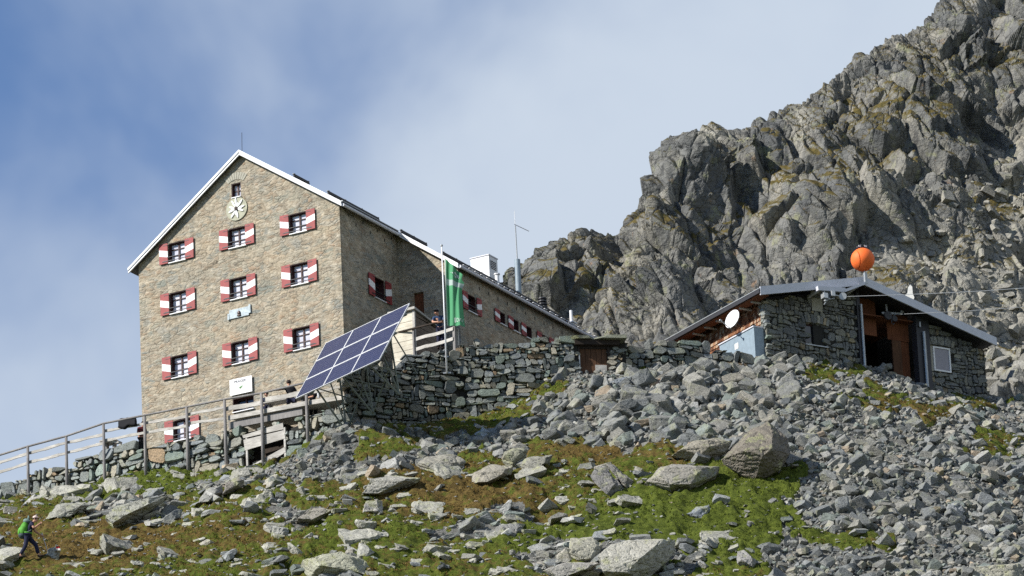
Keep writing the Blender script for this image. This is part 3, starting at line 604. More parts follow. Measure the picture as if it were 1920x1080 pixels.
# short mossy tufts
j, i = moss_c; nT = 60000; k = rn.integers(0, len(i), nT); x = CX[i[k]]+rn.uniform(-.04, .04, nT); y = CY[j[k]]+rn.uniform(-.05, .05, nT); z = GZ(x, y)
m = vn(x*1.1, y*1.1, 55) > 0.38; x, y, z = x[m], y[m], z[m]; nT = len(x); TV = []; 
hh = rn.uniform(.04, .13, nT); rs = bil(RG, x, y, CX[0], 0.065, CY[0], 0.085)+(vn(x*1.3, y*1.3, 57)-0.5)*0.9
colr = np.where(rs[:, None] > 0.5, np.array([[0.12, 0.080, 0.024]]), np.array([[0.082, 0.106, 0.014]]))*rn.uniform(.5, 1.6, (nT, 1))
tv = []; tcol = []
for q in range(3):
    an = rn.uniform(0, 6.28, nT); wd = rn.uniform(.012, .03, nT); le = rn.uniform(-.06, .06, (nT, 2))
    p1 = np.stack([x+np.cos(an)*wd, y+np.sin(an)*wd, z-.02], -1); p2 = np.stack([x-np.cos(an)*wd, y-np.sin(an)*wd, z-.02], -1); p3 = np.stack([x+le[:, 0], y+le[:, 1], z+hh*rn.uniform(.6, 1, nT)], -1)
    tv.append(np.stack([p1, p2, p3], 1).reshape(-1, 3)); tcol.append(np.repeat(colr, 3, 0))
tv = np.concatenate(tv); g = G('moss_tufts', 0.95, 0.1); MT['tuft'] = g.col(g.attr('tone'))
o = link('moss', rawmesh('moss', tv, np.arange(len(tv)).reshape(-1, 3), np.concatenate(tcol)), MT['tuft']); tag(o, 'low green and rust brown moss and heath on the slope', 'moss', None, 'stuff')

# talus lying on the lower mountain
sel = np.nonzero((mpx > 1540) & (mpx < 1990) & (mpy > 330) & (mpy < 760) & (N[..., 2] > 0.2)); kk = rn.integers(0, len(sel[0]), 1100); VV2 = []; TT2 = []; CC2 = []; c0_ = 0
for q in kk:
    j_, i_ = sel[0][q], sel[1][q]
    if rr_.random() > min(1, max(0, (mpx[j_, i_]-1600+(mpy[j_, i_]-450)*.5)/260)): continue
    s_ = min(.17*(1-rr_.random())**(-1/1.9), .85); v = rr_.randrange(NV); R3 = rotm(rr_.uniform(0, 6.28), rr_.gauss(.4, .5), rr_.gauss(0, .4)); V = (RV[v]*np.array([s_, s_, s_*.8])) @ R3.T+PM[j_, i_]+N[j_, i_]*s_*.02
    VV2.append(V); TT2.append(RT[v]+c0_); c0_ += len(V); cc = rr_.uniform(.8, 1.25); CC2.append(np.repeat([(.29*cc, .28*cc, .245*cc)], len(V), 0))
o = link('talus_debris', rawmesh('talus_debris', np.concatenate(VV2), np.concatenate(TT2), np.concatenate(CC2)), MT['rock']); tag(o, 'pale broken rock strewn over the lower right mountainside', 'debris', None, 'stuff')
# ------------------------------------------------------------------ dry stone walls
def clip(poly, a, b, c):
    """keep a*x+b*y<=c"""
    r = []; n = len(poly)
    for i in range(n):
        p, q = poly[i], poly[(i+1) % n]; dp = a*p[0]+b*p[1]-c; dq = a*q[0]+b*q[1]-c
        if dp <= 0: r.append(p)
        if (dp < 0) != (dq < 0) and dp != dq:
            k = dp/(dp-dq); r.append((p[0]+(q[0]-p[0])*k, p[1]+(q[1]-p[1])*k))
    return r
def cells(u0, u1, v0, v1, sizes, asp, seed, inside, skew=0.0, dens=1.0):
    """irregular stones packed over a wall: weighted cells, big stones first"""
    rnd = random.Random(seed); pts = []; gs = max(sizes)*1.0; grid = {}
    mrg = max(sizes)
    for r in sorted(sizes, reverse=True):
        tries = int(dens*(u1-u0+2*mrg)*(v1-v0+2*mrg)*asp/(r*r*1.1)*(1.2 if r > min(sizes) else 6))
        for _ in range(tries):
            x = rnd.uniform(u0-mrg, u1+mrg); y = rnd.uniform((v0-mrg)*asp, (v1+mrg)*asp); rr = r*rnd.uniform(.85, 1.15)
            ci, cj = int(x//gs), int(y//gs); ok = True
            for a in (-1, 0, 1):
                for b in (-1, 0, 1):
                    for (X, Y, R_) in grid.get((ci+a, cj+b), ()):
                        if (X-x)**2+(Y-y)**2 < ((R_+rr)*0.40)**2: ok = False; break
            if ok: grid.setdefault((ci, cj), []).append((x, y, rr)); pts.append((x, y, rr))
    res = []
    for (x, y, r) in pts:
        if not inside(x, y/asp): continue
        ci, cj = int(x//gs), int(y//gs); nb = []
        for a in (-2, -1, 0, 1, 2):
            for b in (-2, -1, 0, 1, 2): nb += grid.get((ci+a, cj+b), [])
        nb.sort(key=lambda q: (q[0]-x)**2+(q[1]-y)**2); poly = [(x-r, y-r), (x+r, y-r), (x+r, y+r), (x-r, y+r)]
        for (X, Y, R_) in nb[1:26]:
            dx, dy = X-x, Y-y; d2 = dx*dx+dy*dy
            if d2 < 1e-9: continue
            k = (d2+(r*r-R_*R_)*0.18)/(2*d2); k = min(max(k, .2), .8)
            poly = clip(poly, dx, dy, dx*(x+dx*k)+dy*(y+dy*k))
            if len(poly) < 3: break
        if len(poly) >= 3: res.append(([(p[0], p[1]/asp+skew*p[0]) for p in poly], (x, y/asp+skew*x)))
    return res
def stone_wall(mb, u0, u1, bot, top, sizes, seed, depth=0.7, gap=0.02, bulge=0.09, asp=1.7, holes=(), pal=PAL, jit=0.03, k=1.0, skew=0.0, y0=0.0):
    rnd = random.Random(seed); v0 = min(bot(u0+(u1-u0)*q/20) for q in range(21)); v1 = max(top(u0+(u1-u0)*q/20) for q in range(21))
    def ins(x, y):
        y = y+skew*x
        if not (u0 <= x <= u1 and bot(x) <= y <= top(x)): return False
        return not any(h[0] < x < h[1] and h[2] < y < h[3] for h in holes)
    def hj(p, s): return (float(vn(np.array(p[0]*7.0), np.array(p[1]*7.0), s))-.5)*2*jit
    for poly, ctr in cells(u0, u1, v0-abs(skew)*30*(skew != 0), v1+abs(skew)*30*(skew != 0), sizes, asp, seed, ins, skew):
        q = []
        for i in range(len(poly)):
            a, b = poly[i], poly[(i+1) % len(poly)]; l = math.hypot(a[0]-b[0], a[1]-b[1]); q.append(a)
            if l > 0.16: q.append(((a[0]+b[0])/2+hj(((a[0]+b[0])/2, (a[1]+b[1])/2), 3), (a[1]+b[1])/2+hj(((a[0]+b[0])/2, (a[1]+b[1])/2), 5)))
        cx, cy = sum(p[0] for p in q)/len(q), sum(p[1] for p in q)/len(q); rad = max(0.05, sum(math.hypot(p[0]-cx, p[1]-cy) for p in q)/len(q))
        s1 = max(0.5, 1-gap*rnd.uniform(.3, 1.6)/rad); s2 = s1*rnd.uniform(.86, .96); pr = rnd.uniform(-bulge*.5, bulge); tx, ty = rnd.gauss(0, .10), rnd.gauss(0.05, .12); n = len(q)
        def P(s, y, tl=0): return [(cx+(p[0]-cx)*s, y0+y+tl*((p[0]-cx)*tx+(p[1]-cy)*ty), cy+(p[1]-cy)*s) for p in q]
        f1 = rnd.uniform(.03, .07)
        vs = P(s1, depth)+P(s1, f1-pr, .6)+P(s2, -pr, 1); fs = [tuple(range(n-1, -1, -1)), tuple(2*n+i for i in range(n))]
        for r in (0, 1): fs += [(r*n+i, r*n+(i+1) % n, (r+1)*n+(i+1) % n, (r+1)*n+i) for i in range(n)]
        mb.add(vs, fs, palette(rnd, pal, k))
def courses(mb, u0, u1, bot, top, hs, seed, depth=0.7, gap=0.014, bulge=0.08, holes=(), pal=PAL, k=1.0, slope=0.0, ragged=0.12, y0=0.0, wild=.24):
    """dry stone laid in rough, wandering courses; some stones span two courses, some are pairs of thin ones"""
    rnd = random.Random(seed); zlo = min(bot(u0+(u1-u0)*q/30)-slope*(u0+(u1-u0)*q/30) for q in range(31))-.2; zhi = max(top(u0+(u1-u0)*q/30)-slope*(u0+(u1-u0)*q/30) for q in range(31))
    zs = [zlo]
    while zs[-1] < zhi+.3: zs.append(zs[-1]+rnd.uniform(*hs))
    def zc(i, u): return zs[i]+slope*u+(float(vn(np.array(u*1.1), np.array(i*5.3), seed))-.5)*.24+(float(vn(np.array(u*3.1), np.array(i*5.3), seed+1))-.5)*.13
    taken = []
    def stone(q):
        cx, cy = sum(p[0] for p in q)/len(q), sum(p[1] for p in q)/len(q)
        if not (u0 <= cx <= u1 and bot(cx) <= cy <= top(cx)+rnd.uniform(-ragged, ragged*.6)): return
        if any(h[0]-.02 < cx < h[1]+.02 and h[2]-.02 < cy < h[3]+.02 for h in holes): return
        w, h_ = max(p[0] for p in q)-min(p[0] for p in q), max(p[1] for p in q)-min(p[1] for p in q); r = []
        n = len(q)
        for i in range(n):                                   # knock the corners off and bend the long edges
            a, b, c_ = q[i-1], q[i], q[(i+1) % n]; ka, kc = rnd.uniform(.03, .42), rnd.uniform(.03, .42); la, lc = math.dist(a, b), math.dist(b, c_); ka, kc = min(ka, .17/max(la, .01)), min(kc, .17/max(lc, .01))
            r.append((b[0]+(a[0]-b[0])*ka, b[1]+(a[1]-b[1])*ka)); r.append((b[0]+(c_[0]-b[0])*kc, b[1]+(c_[1]-b[1])*kc))
            if lc > .3: r.append(((b[0]+c_[0])/2+rnd.uniform(-.02, .02), (b[1]+c_[1])/2+rnd.uniform(-.022, .022)))
        sx_, sz_ = max(.6, 1-gap*rnd.uniform(.5, 2.4)*2/w), max(.55, 1-gap*rnd.uniform(.5, 2.2)*2/h_); s2 = rnd.uniform(.88, .97); pr = rnd.uniform(-bulge*.5, bulge); tx, ty = rnd.gauss(0, .12), rnd.gauss(.06, .16); n = len(r)
        P = lambda s, y, tl=0: [(cx+(p[0]-cx)*s*sx_, y0+y+tl*((p[0]-cx)*tx+(p[1]-cy)*ty), cy+(p[1]-cy)*s*sz_) for p in r]
        vs = P(1, depth)+P(1, rnd.uniform(.02, .06)-pr, .6)+P(s2, -pr, 1); fs = [tuple(range(n-1, -1, -1)), tuple(2*n+i for i in range(n))]
        for t in (0, 1): fs += [(t*n+i, t*n+(i+1) % n, (t+1)*n+(i+1) % n, (t+1)*n+i) for i in range(n)]
        mb.add(vs, fs, palette(rnd, pal, k))
    for i in range(len(zs)-2):
        u = u0-rnd.uniform(0, .5); nxt = []
        while u < u1:
            hit = next((t for t in taken if t[0] <= u+.02 < t[1]), None)
            if hit: u = hit[1]; continue
            h_ = zs[i+1]-zs[i]; w = h_*rnd.choice((.7, 1.0, 1.3, 1.8, 2.4, 3.2))*rnd.uniform(.8, 1.2); w = min(max(w, .12), 1.15); nx_ = min([t[0] for t in taken if t[0] > u+.02]+[9e9]); w = min(w, nx_-u)
            if nx_-(u+w) < .1: w = nx_-u
            j1, j2 = rnd.uniform(-.05, .05), rnd.uniform(-.05, .05); ku = i+1; c = rnd.random()
            if c < .24 and w < .9: ku = i+2; nxt.append((u, u+w))
            a, b = (u, zc(i, u)), (u+w, zc(i, u+w)); d, e = (u+w+j2*0, zc(ku, u+w)), (u+j1*0, zc(ku, u)); o1, o2 = rnd.uniform(-wild, wild)*h_, rnd.uniform(-wild, wild)*h_
            q = [(a[0]+o1, a[1]), (b[0]+o2, b[1]), (d[0]-o2, d[1]), (e[0]-o1, e[1])]
            if ku == i+1 and c > .80 and h_ > .17:
                m1, m2 = rnd.uniform(.35, .65), rnd.uniform(.35, .65); l = (q[0][0]+(q[3][0]-q[0][0])*m1, q[0][1]+(q[3][1]-q[0][1])*m1); r_ = (q[1][0]+(q[2][0]-q[1][0])*m2, q[1][1]+(q[2][1]-q[1][1])*m2)
                stone([q[0], q[1], r_, l]); stone([l, r_, q[2], q[3]])
            else: stone(q)
            u += w
        taken = nxt
def core(mb, u0, u1, bot, top, y0, y1, drop=0.12, n=24, holes=()):
    us = sorted(set([u0+(u1-u0)*i/n for i in range(n+1)]+[h[0] for h in holes]+[h[1] for h in holes]))
    for a, b in zip(us, us[1:]):
        m = (a+b)/2; seg = [(bot, top)]
        for h in holes:
            if h[0] < m < h[1]: seg = [(bot, (lambda x, z=h[2]: z)), ((lambda x, z=h[3]: z), top)]
        for bo, to in seg:
            za, zb = to(a)-(drop if to is top else 0), to(b)-(drop if to is top else 0)
            if za <= bo(a)+.01 and zb <= bo(b)+.01: continue
            vs = [(x, y, z) for x, z in ((a, bo(a)), (b, bo(b)), (b, max(zb, bo(b)+.01)), (a, max(za, bo(a)+.01))) for y in (y0, y1)]
            mb.add(vs, [(0, 2, 4, 6), (7, 5, 3, 1), (0, 1, 3, 2), (2, 3, 5, 4), (4, 5, 7, 6), (6, 7, 1, 0)], (0.05, 0.05, 0.048))
def prof(Fr, pts, dz=0.0, y=0.0):
    q = sorted((h[0], h[2]) for h in (Fr.hit(px, py, y) for px, py in pts)); xs = [a for a, _ in q]; zs = [b+dz for _, b in q]
    return lambda u: float(np.interp(u, xs, zs))
def wall_thing(name, label, Fr, u0, u1, bot, top, sizes, seed, holes=(), **k):
    t = thing(name, label, 'wall', Fr.o, Fr.a); t['kind'] = 'thing'; mb = MB(); (courses if len(sizes) == 2 else stone_wall)(mb, u0, u1, bot, top, sizes, seed, holes=holes, **k); mb.build('stones', MT['wallstone'], t, col=True)
    c = MB(); core(c, u0, u1, bot, top, 0.22, 0.62, drop=.34, holes=holes); c.build('core', MT['gap'], t); return t
WP = [((0.215, 0.235, 0.222), 26), ((0.19, 0.21, 0.215), 22), ((0.26, 0.26, 0.225), 24), ((0.31, 0.29, 0.23), 12), ((0.14, 0.15, 0.145), 8), ((0.30, 0.22, 0.14), 4), ((0.20, 0.245, 0.215), 14)]
ul, ur = LW.hit(-70, 960)[0], LW.hit(655, 800)[0]
hx0, hx1 = LW.hit(457, 850)[0], LW.hit(537, 830)[0]; hz0, hz1 = LW.hit(500, 868)[2], LW.hit(495, 803)[2]
botL = prof(LW, [(-80, 962), (0, 946), (130, 928), (270, 900), (350, 892), (455, 872), (560, 852), (660, 806)], -0.5)
topL = prof(LW, [(-80, 942), (0, 907), (60, 886), (130, 865), (200, 846), (270, 829), (300, 824), (360, 815), (420, 803), (435, 805), (470, 800), (520, 789), (545, 784), (600, 765), (656, 748)], -0.04)
wall_thing('dry_stone_wall', 'long dry stone retaining wall along the foot of the wooden railing', LW, ul, ur, botL, topL, (.15, .43), 3, holes=((hx0, hx1, hz0, hz1),), pal=WP, k=1.2, wild=.42, bulge=.12, ragged=.10, gap=.017)
bot2 = prof(W2, [(640, 808), (760, 812), (880, 790)], -0.6); top2 = prof(W2, [(655, 690), (700, 681), (745, 672), (800, 662), (830, 656), (870, 652)], -0.03)
wall_thing('dry_stone_wall', 'dark shaded dry stone wall carrying the terrace behind the solar panels', W2, 0.0, W2.hit(866, 790)[0], bot2, top2, (.12, .27), 4, pal=WP, k=0.9)
bot3 = prof(W3, [(850, 792), (900, 786), (950, 778), (1000, 768), (1040, 716), (1090, 704)], -0.8); top3 = prof(W3, [(850, 652), (880, 643), (905, 639), (950, 640), (1000, 636), (1060, 632)], -0.03)
wall_thing('dry_stone_wall', 'sunlit dry stone wall of large blocks between flagpole and cellar door', W3, 0.05, W3.hit(1082, 700)[0], bot3, top3, (.13, .33), 5, pal=WP, bulge=.12, ragged=.15, gap=.009, wild=.34)
dq = W4.hit(1146, 700)[0]
bot4 = prof(W4, [(1080, 708), (1150, 706), (1300, 704), (1445, 695)], -0.7); top4 = prof(W4, [(1120, 640), (1200, 636), (1280, 640), (1340, 648), (1390, 661), (1440, 675), (1470, 684)], -0.03)
wall_thing('dry_stone_wall', 'grey dry stone wall running from the cellar door to the lift hut', W4, dq, W4.hit(1441, 690)[0]-.05, bot4, top4, (.13, .32), 6, pal=WP, k=0.9, ragged=.2)

# cellar door between the two walls
cf = Frame(k3, math.radians(10)); t = thing('stone_cellar', 'low stone cellar with a brown plank door under a mossy slab', 'cellar', cf.o, cf.a)
X = lambda px, py, y=0: cf.hit(px, py, y)
dx0, dx1, dz0, dz1 = X(1090, 700)[0], X(1140, 690)[0], X(1110, 708)[2], X(1112, 653)[2]
d = MB()
for i in range(5):
    a = dx0+(dx1-dx0)*i/5; d.box(a+.008, a+(dx1-dx0)/5-.008, .12, .17, dz0, dz1)
door = d.build('door', MT['brownwood'], t); m = MB(); m.box(dx0+(dx1-dx0)*.55, dx1-.03, .095, .118, dz0, dz0+.62); m.build('patch_board', MT['oldwood'], door)
m = MB(); m.box(dx0-.10, dx0-.01, 0.02, .3, dz0, dz1+.1); m.box(dx1+.01, dx1+.12, .02, .3, dz0, dz1+.1); m.box(dx0-.25, dx1+.55, -.18, .3, dz1+.12, dz1+.34); m.box(dx0-.1, dx1+.1, .06, .3, dz1, dz1+.118); m.build('door_frame', MT['darkwood'], t)
m = MB(); m.box(dx0-.075, dx0-.03, -.02, .015, dz0-.05, dz1-.3); m.build('drain_pipe', MT['steel'], t)
m = MB(); m.box(dx0-.7, dx1+.9, .32, 1.4, dz0-.3, dz1+.34); m.box(dx0-.5, dx0-.12, .03, .31, dz0-.3, dz1+.2); m.box(dx1+.14, dx1+.5, .1, .31, dz0-.3, dz1+.2); m.build('back_wall', MT['gap'], t)
for sd, (xa, xb, yy, zz, th) in enumerate(((dx0-.75, dx0+.75, -.22, dz1+.36, .13), (dx0+.55, dx1+.85, -.3, dz1+.37, .16))):
    me = rock(300+sd, (xb-xa, 1.3, th), 5); o = link('roof_slab', me, MT['boulder'], t); o.location = ((xa+xb)/2, yy+.55, zz+.06); o.color = (0.19, 0.20, 0.15, 1)
m = MB(); stone_wall(m, dx0-.62, dx0-.11, lambda u: dz0-.3, lambda u: dz1+.1, (.4, .26), 71, pal=WP, depth=.3, y0=.0); m.build('side_stones', MT['wallstone'], t, col=True); m = MB(); stone_wall(m, dx1+.13, dx1+.6, lambda u: dz0-.3, lambda u: dz1+.1, (.4, .26), 72, pal=WP, depth=.3, y0=.0); m.build('side_stones', MT['wallstone'], t, col=True)

# ------------------------------------------------------------------ the big hut
hut = thing('mountain_hut', 'tall stone mountain hut with red and white shutters and a long rear wing', 'building', B.o, B.a)
AP = (-4.96, 3.40); LE = (-10.61, -0.68); RS = AP[1]/4.96; ZB = -13.0; YW = 5.05; XW = 3.05; YE = 18.0; WE = -2.17
def facade(mb, u0, u1, z0, tops, holes, mp, rev, nrm=None):
    us = sorted(set([u0, u1]+[p[0] for p in tops if u0 < p[0] < u1]+[h[0] for h in holes]+[h[1] for h in holes]))
    tp = lambda u: float(np.interp(u, [p[0] for p in tops], [p[1] for p in tops]))
    for a, b in zip(us, us[1:]):
        hs = sorted((h[2], h[3]) for h in holes if h[0] <= a+1e-6 and h[1] >= b-1e-6); z = z0
        for lo, hi in hs+[(None, None)]:
            if lo is None: q = [(a, z), (b, z), (b, tp(b)), (a, tp(a))]
            else: q = [(a, z), (b, z), (b, lo), (a, lo)]; z = hi
            mb.add([mp(p[0], 0, p[1]) for p in q], [(0, 1, 2, 3)])
    for (a, b, lo, hi) in holes:
        for (p, q) in (((a, lo), (b, lo)), ((b, lo), (b, hi)), ((b, hi), (a, hi)), ((a, hi), (a, lo))):
            mb.add([mp(p[0], 0, p[1]), mp(q[0], 0, q[1]), mp(q[0], rev, q[1]), mp(p[0], rev, p[1])], [(0, 1, 2, 3)])
fm = lambda u, y, z: (u, y, z)                       # gable front
sm = lambda u, y, z: (-y, u, z)                      # side wall: u runs back, y goes into the wall (towards -x)
wm = lambda u, y, z: (u, YW+y, z); zm = lambda u, y, z: (XW-y, u, z)
ucol = (-8.534, -5.34, -2.146); vtop = (-0.01, -2.381, -5.38); vbot = (-0.948, -3.384, -6.418); OP = 0.46
fwin = [(u-OP, u+OP, vb+.03, vt+.02) for u in ucol for vt, vb in zip(vtop, vbot)]
fwin.append((-8.95, -8.03, -9.35, -8.38))                       # half-hidden ground floor window
small = (-5.58, -5.08, 1.45, 2.12); low = (-5.84, -4.73, -8.62, -7.98)
mb = MB(); facade(mb, LE[0], 0.0, ZB, [LE, AP, (0, 0)], fwin+[small, low], fm, 0.34); mb.build('front_wall', MT['masonry'], hut)
swin = (2.75, 3.72, -3.62, -2.62)
mb = MB(); facade(mb, 0.0, YW+.2, ZB, [(0, 0), (YW+.2, 0)], [swin], sm, 0.34); mb.build('side_wall', MT['masonry'], hut)
dw = (0.72, 1.24, -4.9, -2.98)
mb = MB(); facade(mb, 0.0, XW, ZB, [(0, 0.0), (XW, WE+.02)], [dw], wm, 0.25); mb.build('wing_front_wall', MT['masonry'], hut)
wwin = [(5.72, 6.55, -4.05, -3.25), (8.62, 9.25, -3.85, -3.28), (9.86, 10.49, -3.85, -3.28), (11.05, 11.7, -3.85, -3.28), (12.5, 13.2, -4.15, -3.3)]
mb = MB(); facade(mb, YW, YE, ZB, [(YW, WE), (YE, WE)], wwin, zm, 0.3); mb.build('wing_side_wall', MT['masonry'], hut)
mb = MB(); mb.add([(LE[0], 0, ZB), (LE[0], YE, ZB), (LE[0], YE, LE[1]), (LE[0], 0, LE[1])], [(0, 1, 2, 3)])
mb.add([(LE[0], YE, ZB), (XW, YE, ZB), (XW, YE, WE), (0, YE, 0), (AP[0], YE, AP[1]), (LE[0], YE, LE[1])], [(0, 1, 2, 3, 4, 5)]); mb.build('rear_wall', MT['masonry'], hut)
mb = MB()                                                     # roof slabs
def slope(mb, p, q, y0, y1, th, off):
    mb.prism([(p[0], p[1]+off), (q[0], q[1]+off), (q[0], q[1]+off+th), (p[0], p[1]+off+th)], lambda r, k: (r[0], (y0, y1)[k], r[1]))
sl = (AP[1]-LE[1])/(AP[0]-LE[0]); slr = -AP[1]/(0-AP[0]); slw = (WE-0)/XW
LEo = (LE[0]-.40, LE[1]-.40*sl); REo = (.26, -.26*.686); WEo = (XW+.22, WE+.22*slw)
slope(mb, LEo, AP, -.22, YE+.2, .13, .02); slope(mb, AP, (0.0, 0.0), -.22, YE+.2, .128, .022); slope(mb, (0.003, 0), REo, -.22, YW-.31, .126, .022); slope(mb, (0.003, 0), WEo, YW-.3, YE+.2, .126, .024)
roof = mb.build('roof', MT['roof'], hut)
mb = MB()                                                     # white verge boards, two steps
for y0, y1, lo, hi in ((-.30, -.225, .03, .15), (-.265, -.205, -.085, .027)):
    q = [(LEo[0], LEo[1]+lo), (AP[0], AP[1]+lo), (REo[0], REo[1]+lo), (REo[0], REo[1]+hi), (AP[0], AP[1]+hi), (LEo[0], LEo[1]+hi)]
    mb.prism(q[:2]+q[4:], lambda r, k, y0=y0, y1=y1: (r[0], (y0, y1)[k], r[1])); mb.prism(q[1:5], lambda r, k, y0=y0, y1=y1: (r[0], (y0, y1)[k], r[1]))
for y0, y1, lo, hi in ((YW-.37, YW-.305, .02, .15), (YW-.345, YW-.285, -.07, .017)):
    mb.prism([(.1, -.1*.71+lo), (WEo[0], WEo[1]+lo), (WEo[0], WEo[1]+hi), (.1, -.1*.71+hi)], lambda r, k, y0=y0, y1=y1: (r[0], (y0, y1)[k], r[1]))
mb.build('verge_board', MT['white'], roof)
gut = MB(); gut.tube([(REo[0]+.04, -.2, REo[1]-.02), (REo[0]+.04, YW-.35, REo[1]-.02)], .075, 8); gut.tube([(WEo[0]+.05, YW-.3, WEo[1]-.0), (WEo[0]+.05, YE, WEo[1]-.0)], .075, 8)
gut.build('gutter', MT['greymetal'], roof)
mb = MB()                                                     # pale drip edge and snow rails
mb.box(REo[0]-.10, REo[0]+.03, -.2, YW-.35, REo[1]+.155, REo[1]+.185); mb.build('drip_edge', MT['steel'], roof); mb = MB()
for i in range(24):
    a = YW+i*.53; mb = MB(); mb.box(WEo[0]+.03, WEo[0]+.09, a, a+random.uniform(.2, .5), WEo[1]+.145, WEo[1]+.168); mb.build('ice_strip', MT['white'], roof)
for (x, z, y0, y1) in ((-.5, .5*.686, -.1, 4.3), (-2.3, 2.3*.686, .0, 1.3), (1.75, -1.75*.71, YW+1.0, YE-.3), (0.25, -.25*.71, YW-.1, YW+2.2)):
    m = MB(); m.box(x-.03, x+.05, y0, y1, z+.19, z+.25); m.box(x-.03, x+.03, y0, y1, z+.27, z+.32)
    n = int((y1-y0)/1.1)
    for i in range(n+1):
        yy = y0+.05+i*(y1-y0-.1)/max(n, 1); m.bar((x-.02, yy, z+.12), (x+.02, yy, z+.34), .06, .05)
    sr = m.build('snow_rail', MT['darkmetal'], roof)
    m = MB(); m.ball((x, y0-.03, z+.29), .045, 1, 1, 1, 8, 6); m.build('rail_cap', MT['steel'], sr)
m = MB(); m.tube([(AP[0], 0, AP[1]+.15), (AP[0]+.02, 0, AP[1]+1.05)], .012, 6); m.tube([(LEo[0]+.1, .3, LEo[1]+.2), (LEo[0]+.1, .3, LEo[1]+.34)], .05, 6); m.tube([(LEo[0]+2.75, .3, LEo[1]+.2+2.75*sl), (LEo[0]+2.75, .3, LEo[1]+.36+2.75*sl)], .05, 6); m.build('lightning_rod', MT['darkmetal'], roof)
def window(mp, a, b, lo, hi, dep, shut=True, dark=False, wide=.45, rail=True, half=False, both=True):
    cx, cz = (a+b)/2, (lo+hi)/2
    def bx(m, x0, x1, y0, y1, z0, z1): 
        vs = [mp(x, y, z) for z in (z0, z1) for y in (y0, y1) for x in (x0, x1)]; m.add(vs, [(0, 2, 3, 1), (4, 5, 7, 6), (0, 1, 5, 4), (2, 6, 7, 3), (0, 4, 6, 2), (1, 3, 7, 5)])
    f = MB(); t = .065
    bx(f, a, a+t, dep-.05, dep, lo, hi); bx(f, b-t, b, dep-.05, dep, lo, hi); bx(f, a+t, b-t, dep-.05, dep, hi-t, hi); bx(f, a+t, b-t, dep-.05, dep, lo, lo+t)
    bx(f, cx-.035, cx+.035, dep-.052, dep-.002, lo+t, hi-t)
    for z in ((lo+(hi-lo)*.37, lo+(hi-lo)*.68) if hi-lo > .7 else (cz,)):
        bx(f, a+t, cx-.035, dep-.045, dep-.01, z-.018, z+.018); bx(f, cx+.035, b-t, dep-.045, dep-.01, z-.018, z+.018)
    # dark boarded lining of the reveal
    bx(f, a+.004, a+.03, .02, dep-.052, lo+.004, hi-.004); bx(f, b-.03, b-.004, .02, dep-.052, lo+.004, hi-.004); bx(f, a+.031, b-.031, .02, dep-.052, hi-.03, hi-.004)
    fo = f.build('window', MT['frame'], hut)
    p = MB(); bx(p, a+.02, b-.02, dep+.002, dep+.02, lo+.02, hi-.02); p.build('pane', MT['darkpane'] if dark else MT['curtain_reflect'], fo)
    s = MB(); bx(s, a+.02, b+.02, -.09, .03, lo-.05, lo-.01); s.build('sill', MT['white'], fo)
    if rail:
        r = MB(); bx(r, a-.30, b+.30, -.10, -.06, lo+.06, lo+.085); bx(r, a-.02, b+.02, -.10, -.06, lo+.24, lo+.262); r.build('guard_rail', MT['darkmetal'], fo)
    if shut:
        for sd in ((-1, 1) if both else (-1,)):
            x1 = a if sd < 0 else b; x0 = x1+sd*wide; ya, yb = (-.05, -.05) if sd < 0 else (-.05, -.05)
            top, bt = hi+.0, lo-.02; h = top-bt; tilt = .13*h
            zi = [bt, bt+h*.335-tilt/2*0, bt+h*.70, top]
            m = MB()                                     # hung flat against the wall, set off by the hinges
            def bx2(m, z0a, z0b, z1a, z1b, y0=-.085, y1=-.05):
                q = [(x1, z0a), (x0, z0b), (x0, z1b), (x1, z1a)]; vs = [mp(u, y, z) for y in (y0, y1) for u, z in q]
                m.add(vs, [(0, 1, 2, 3), (7, 6, 5, 4), (0, 4, 5, 1), (1, 5, 6, 2), (2, 6, 7, 3), (3, 7, 4, 0)])
            za, zb = bt+h*.29, bt+h*.29+tilt; zc, zd = bt+h*.60, bt+h*.60+tilt
            bx2(m, bt, bt, za, zb); bx2(m, zc, zd, top, top)
            so = m.build('shutter', MT['red'], fo); m = MB(); bx2(m, za, zb, zc, zd); 
            wo = m.mesh('band'); wo.materials.append(MT['shwhite'])
            for v in wo.polygons: v.material_index = 0
            # the white band belongs to the shutter's own mesh
            bm = bmesh.new(); bm.from_mesh(so.data); n0 = len(bm.faces); bm.from_mesh(wo); bm.faces.ensure_lookup_table()
            for fc in bm.faces[n0:]: fc.material_index = 1
            for i in range(2):                            # hinge straps and catch
                zz = bt+h*(.12, .9)[i]; q = [mp(u, y, z) for u in (x1, x1+sd*wide*.55) for y in (-.094, -.086) for z in (zz-.009, zz+.009)]
                vv = [bm.verts.new(c) for c in q]
                for ff in ((0, 1, 3, 2), (4, 6, 7, 5), (0, 4, 5, 1), (2, 3, 7, 6), (0, 2, 6, 4), (1, 5, 7, 3)):
                    fc = bm.faces.new([vv[k] for k in ff]); fc.material_index = 2
            bmesh.ops.recalc_face_normals(bm, faces=bm.faces); bm.to_mesh(so.data); bm.free(); so.data.materials.append(MT['shwhite']); so.data.materials.append(MT['darkmetal'])
    return fo
for i, (a, b, lo, hi) in enumerate(fwin): window(fm, a, b, lo, hi, .20)
window(fm, *small, .2, shut=False, rail=False); window(fm, *low, .3, shut=False, rail=False, dark=True)
window(sm, *swin, .26, dark=True, wide=.5)
window(zm, *wwin[0], .2, dark=True, wide=.42)
for q in wwin[1:4]: window(zm, *q, .2, dark=True, wide=.42, rail=False, both=False)
window(zm, *wwin[4], .2, dark=True, wide=.42, rail=False)
m = MB(); n = 5
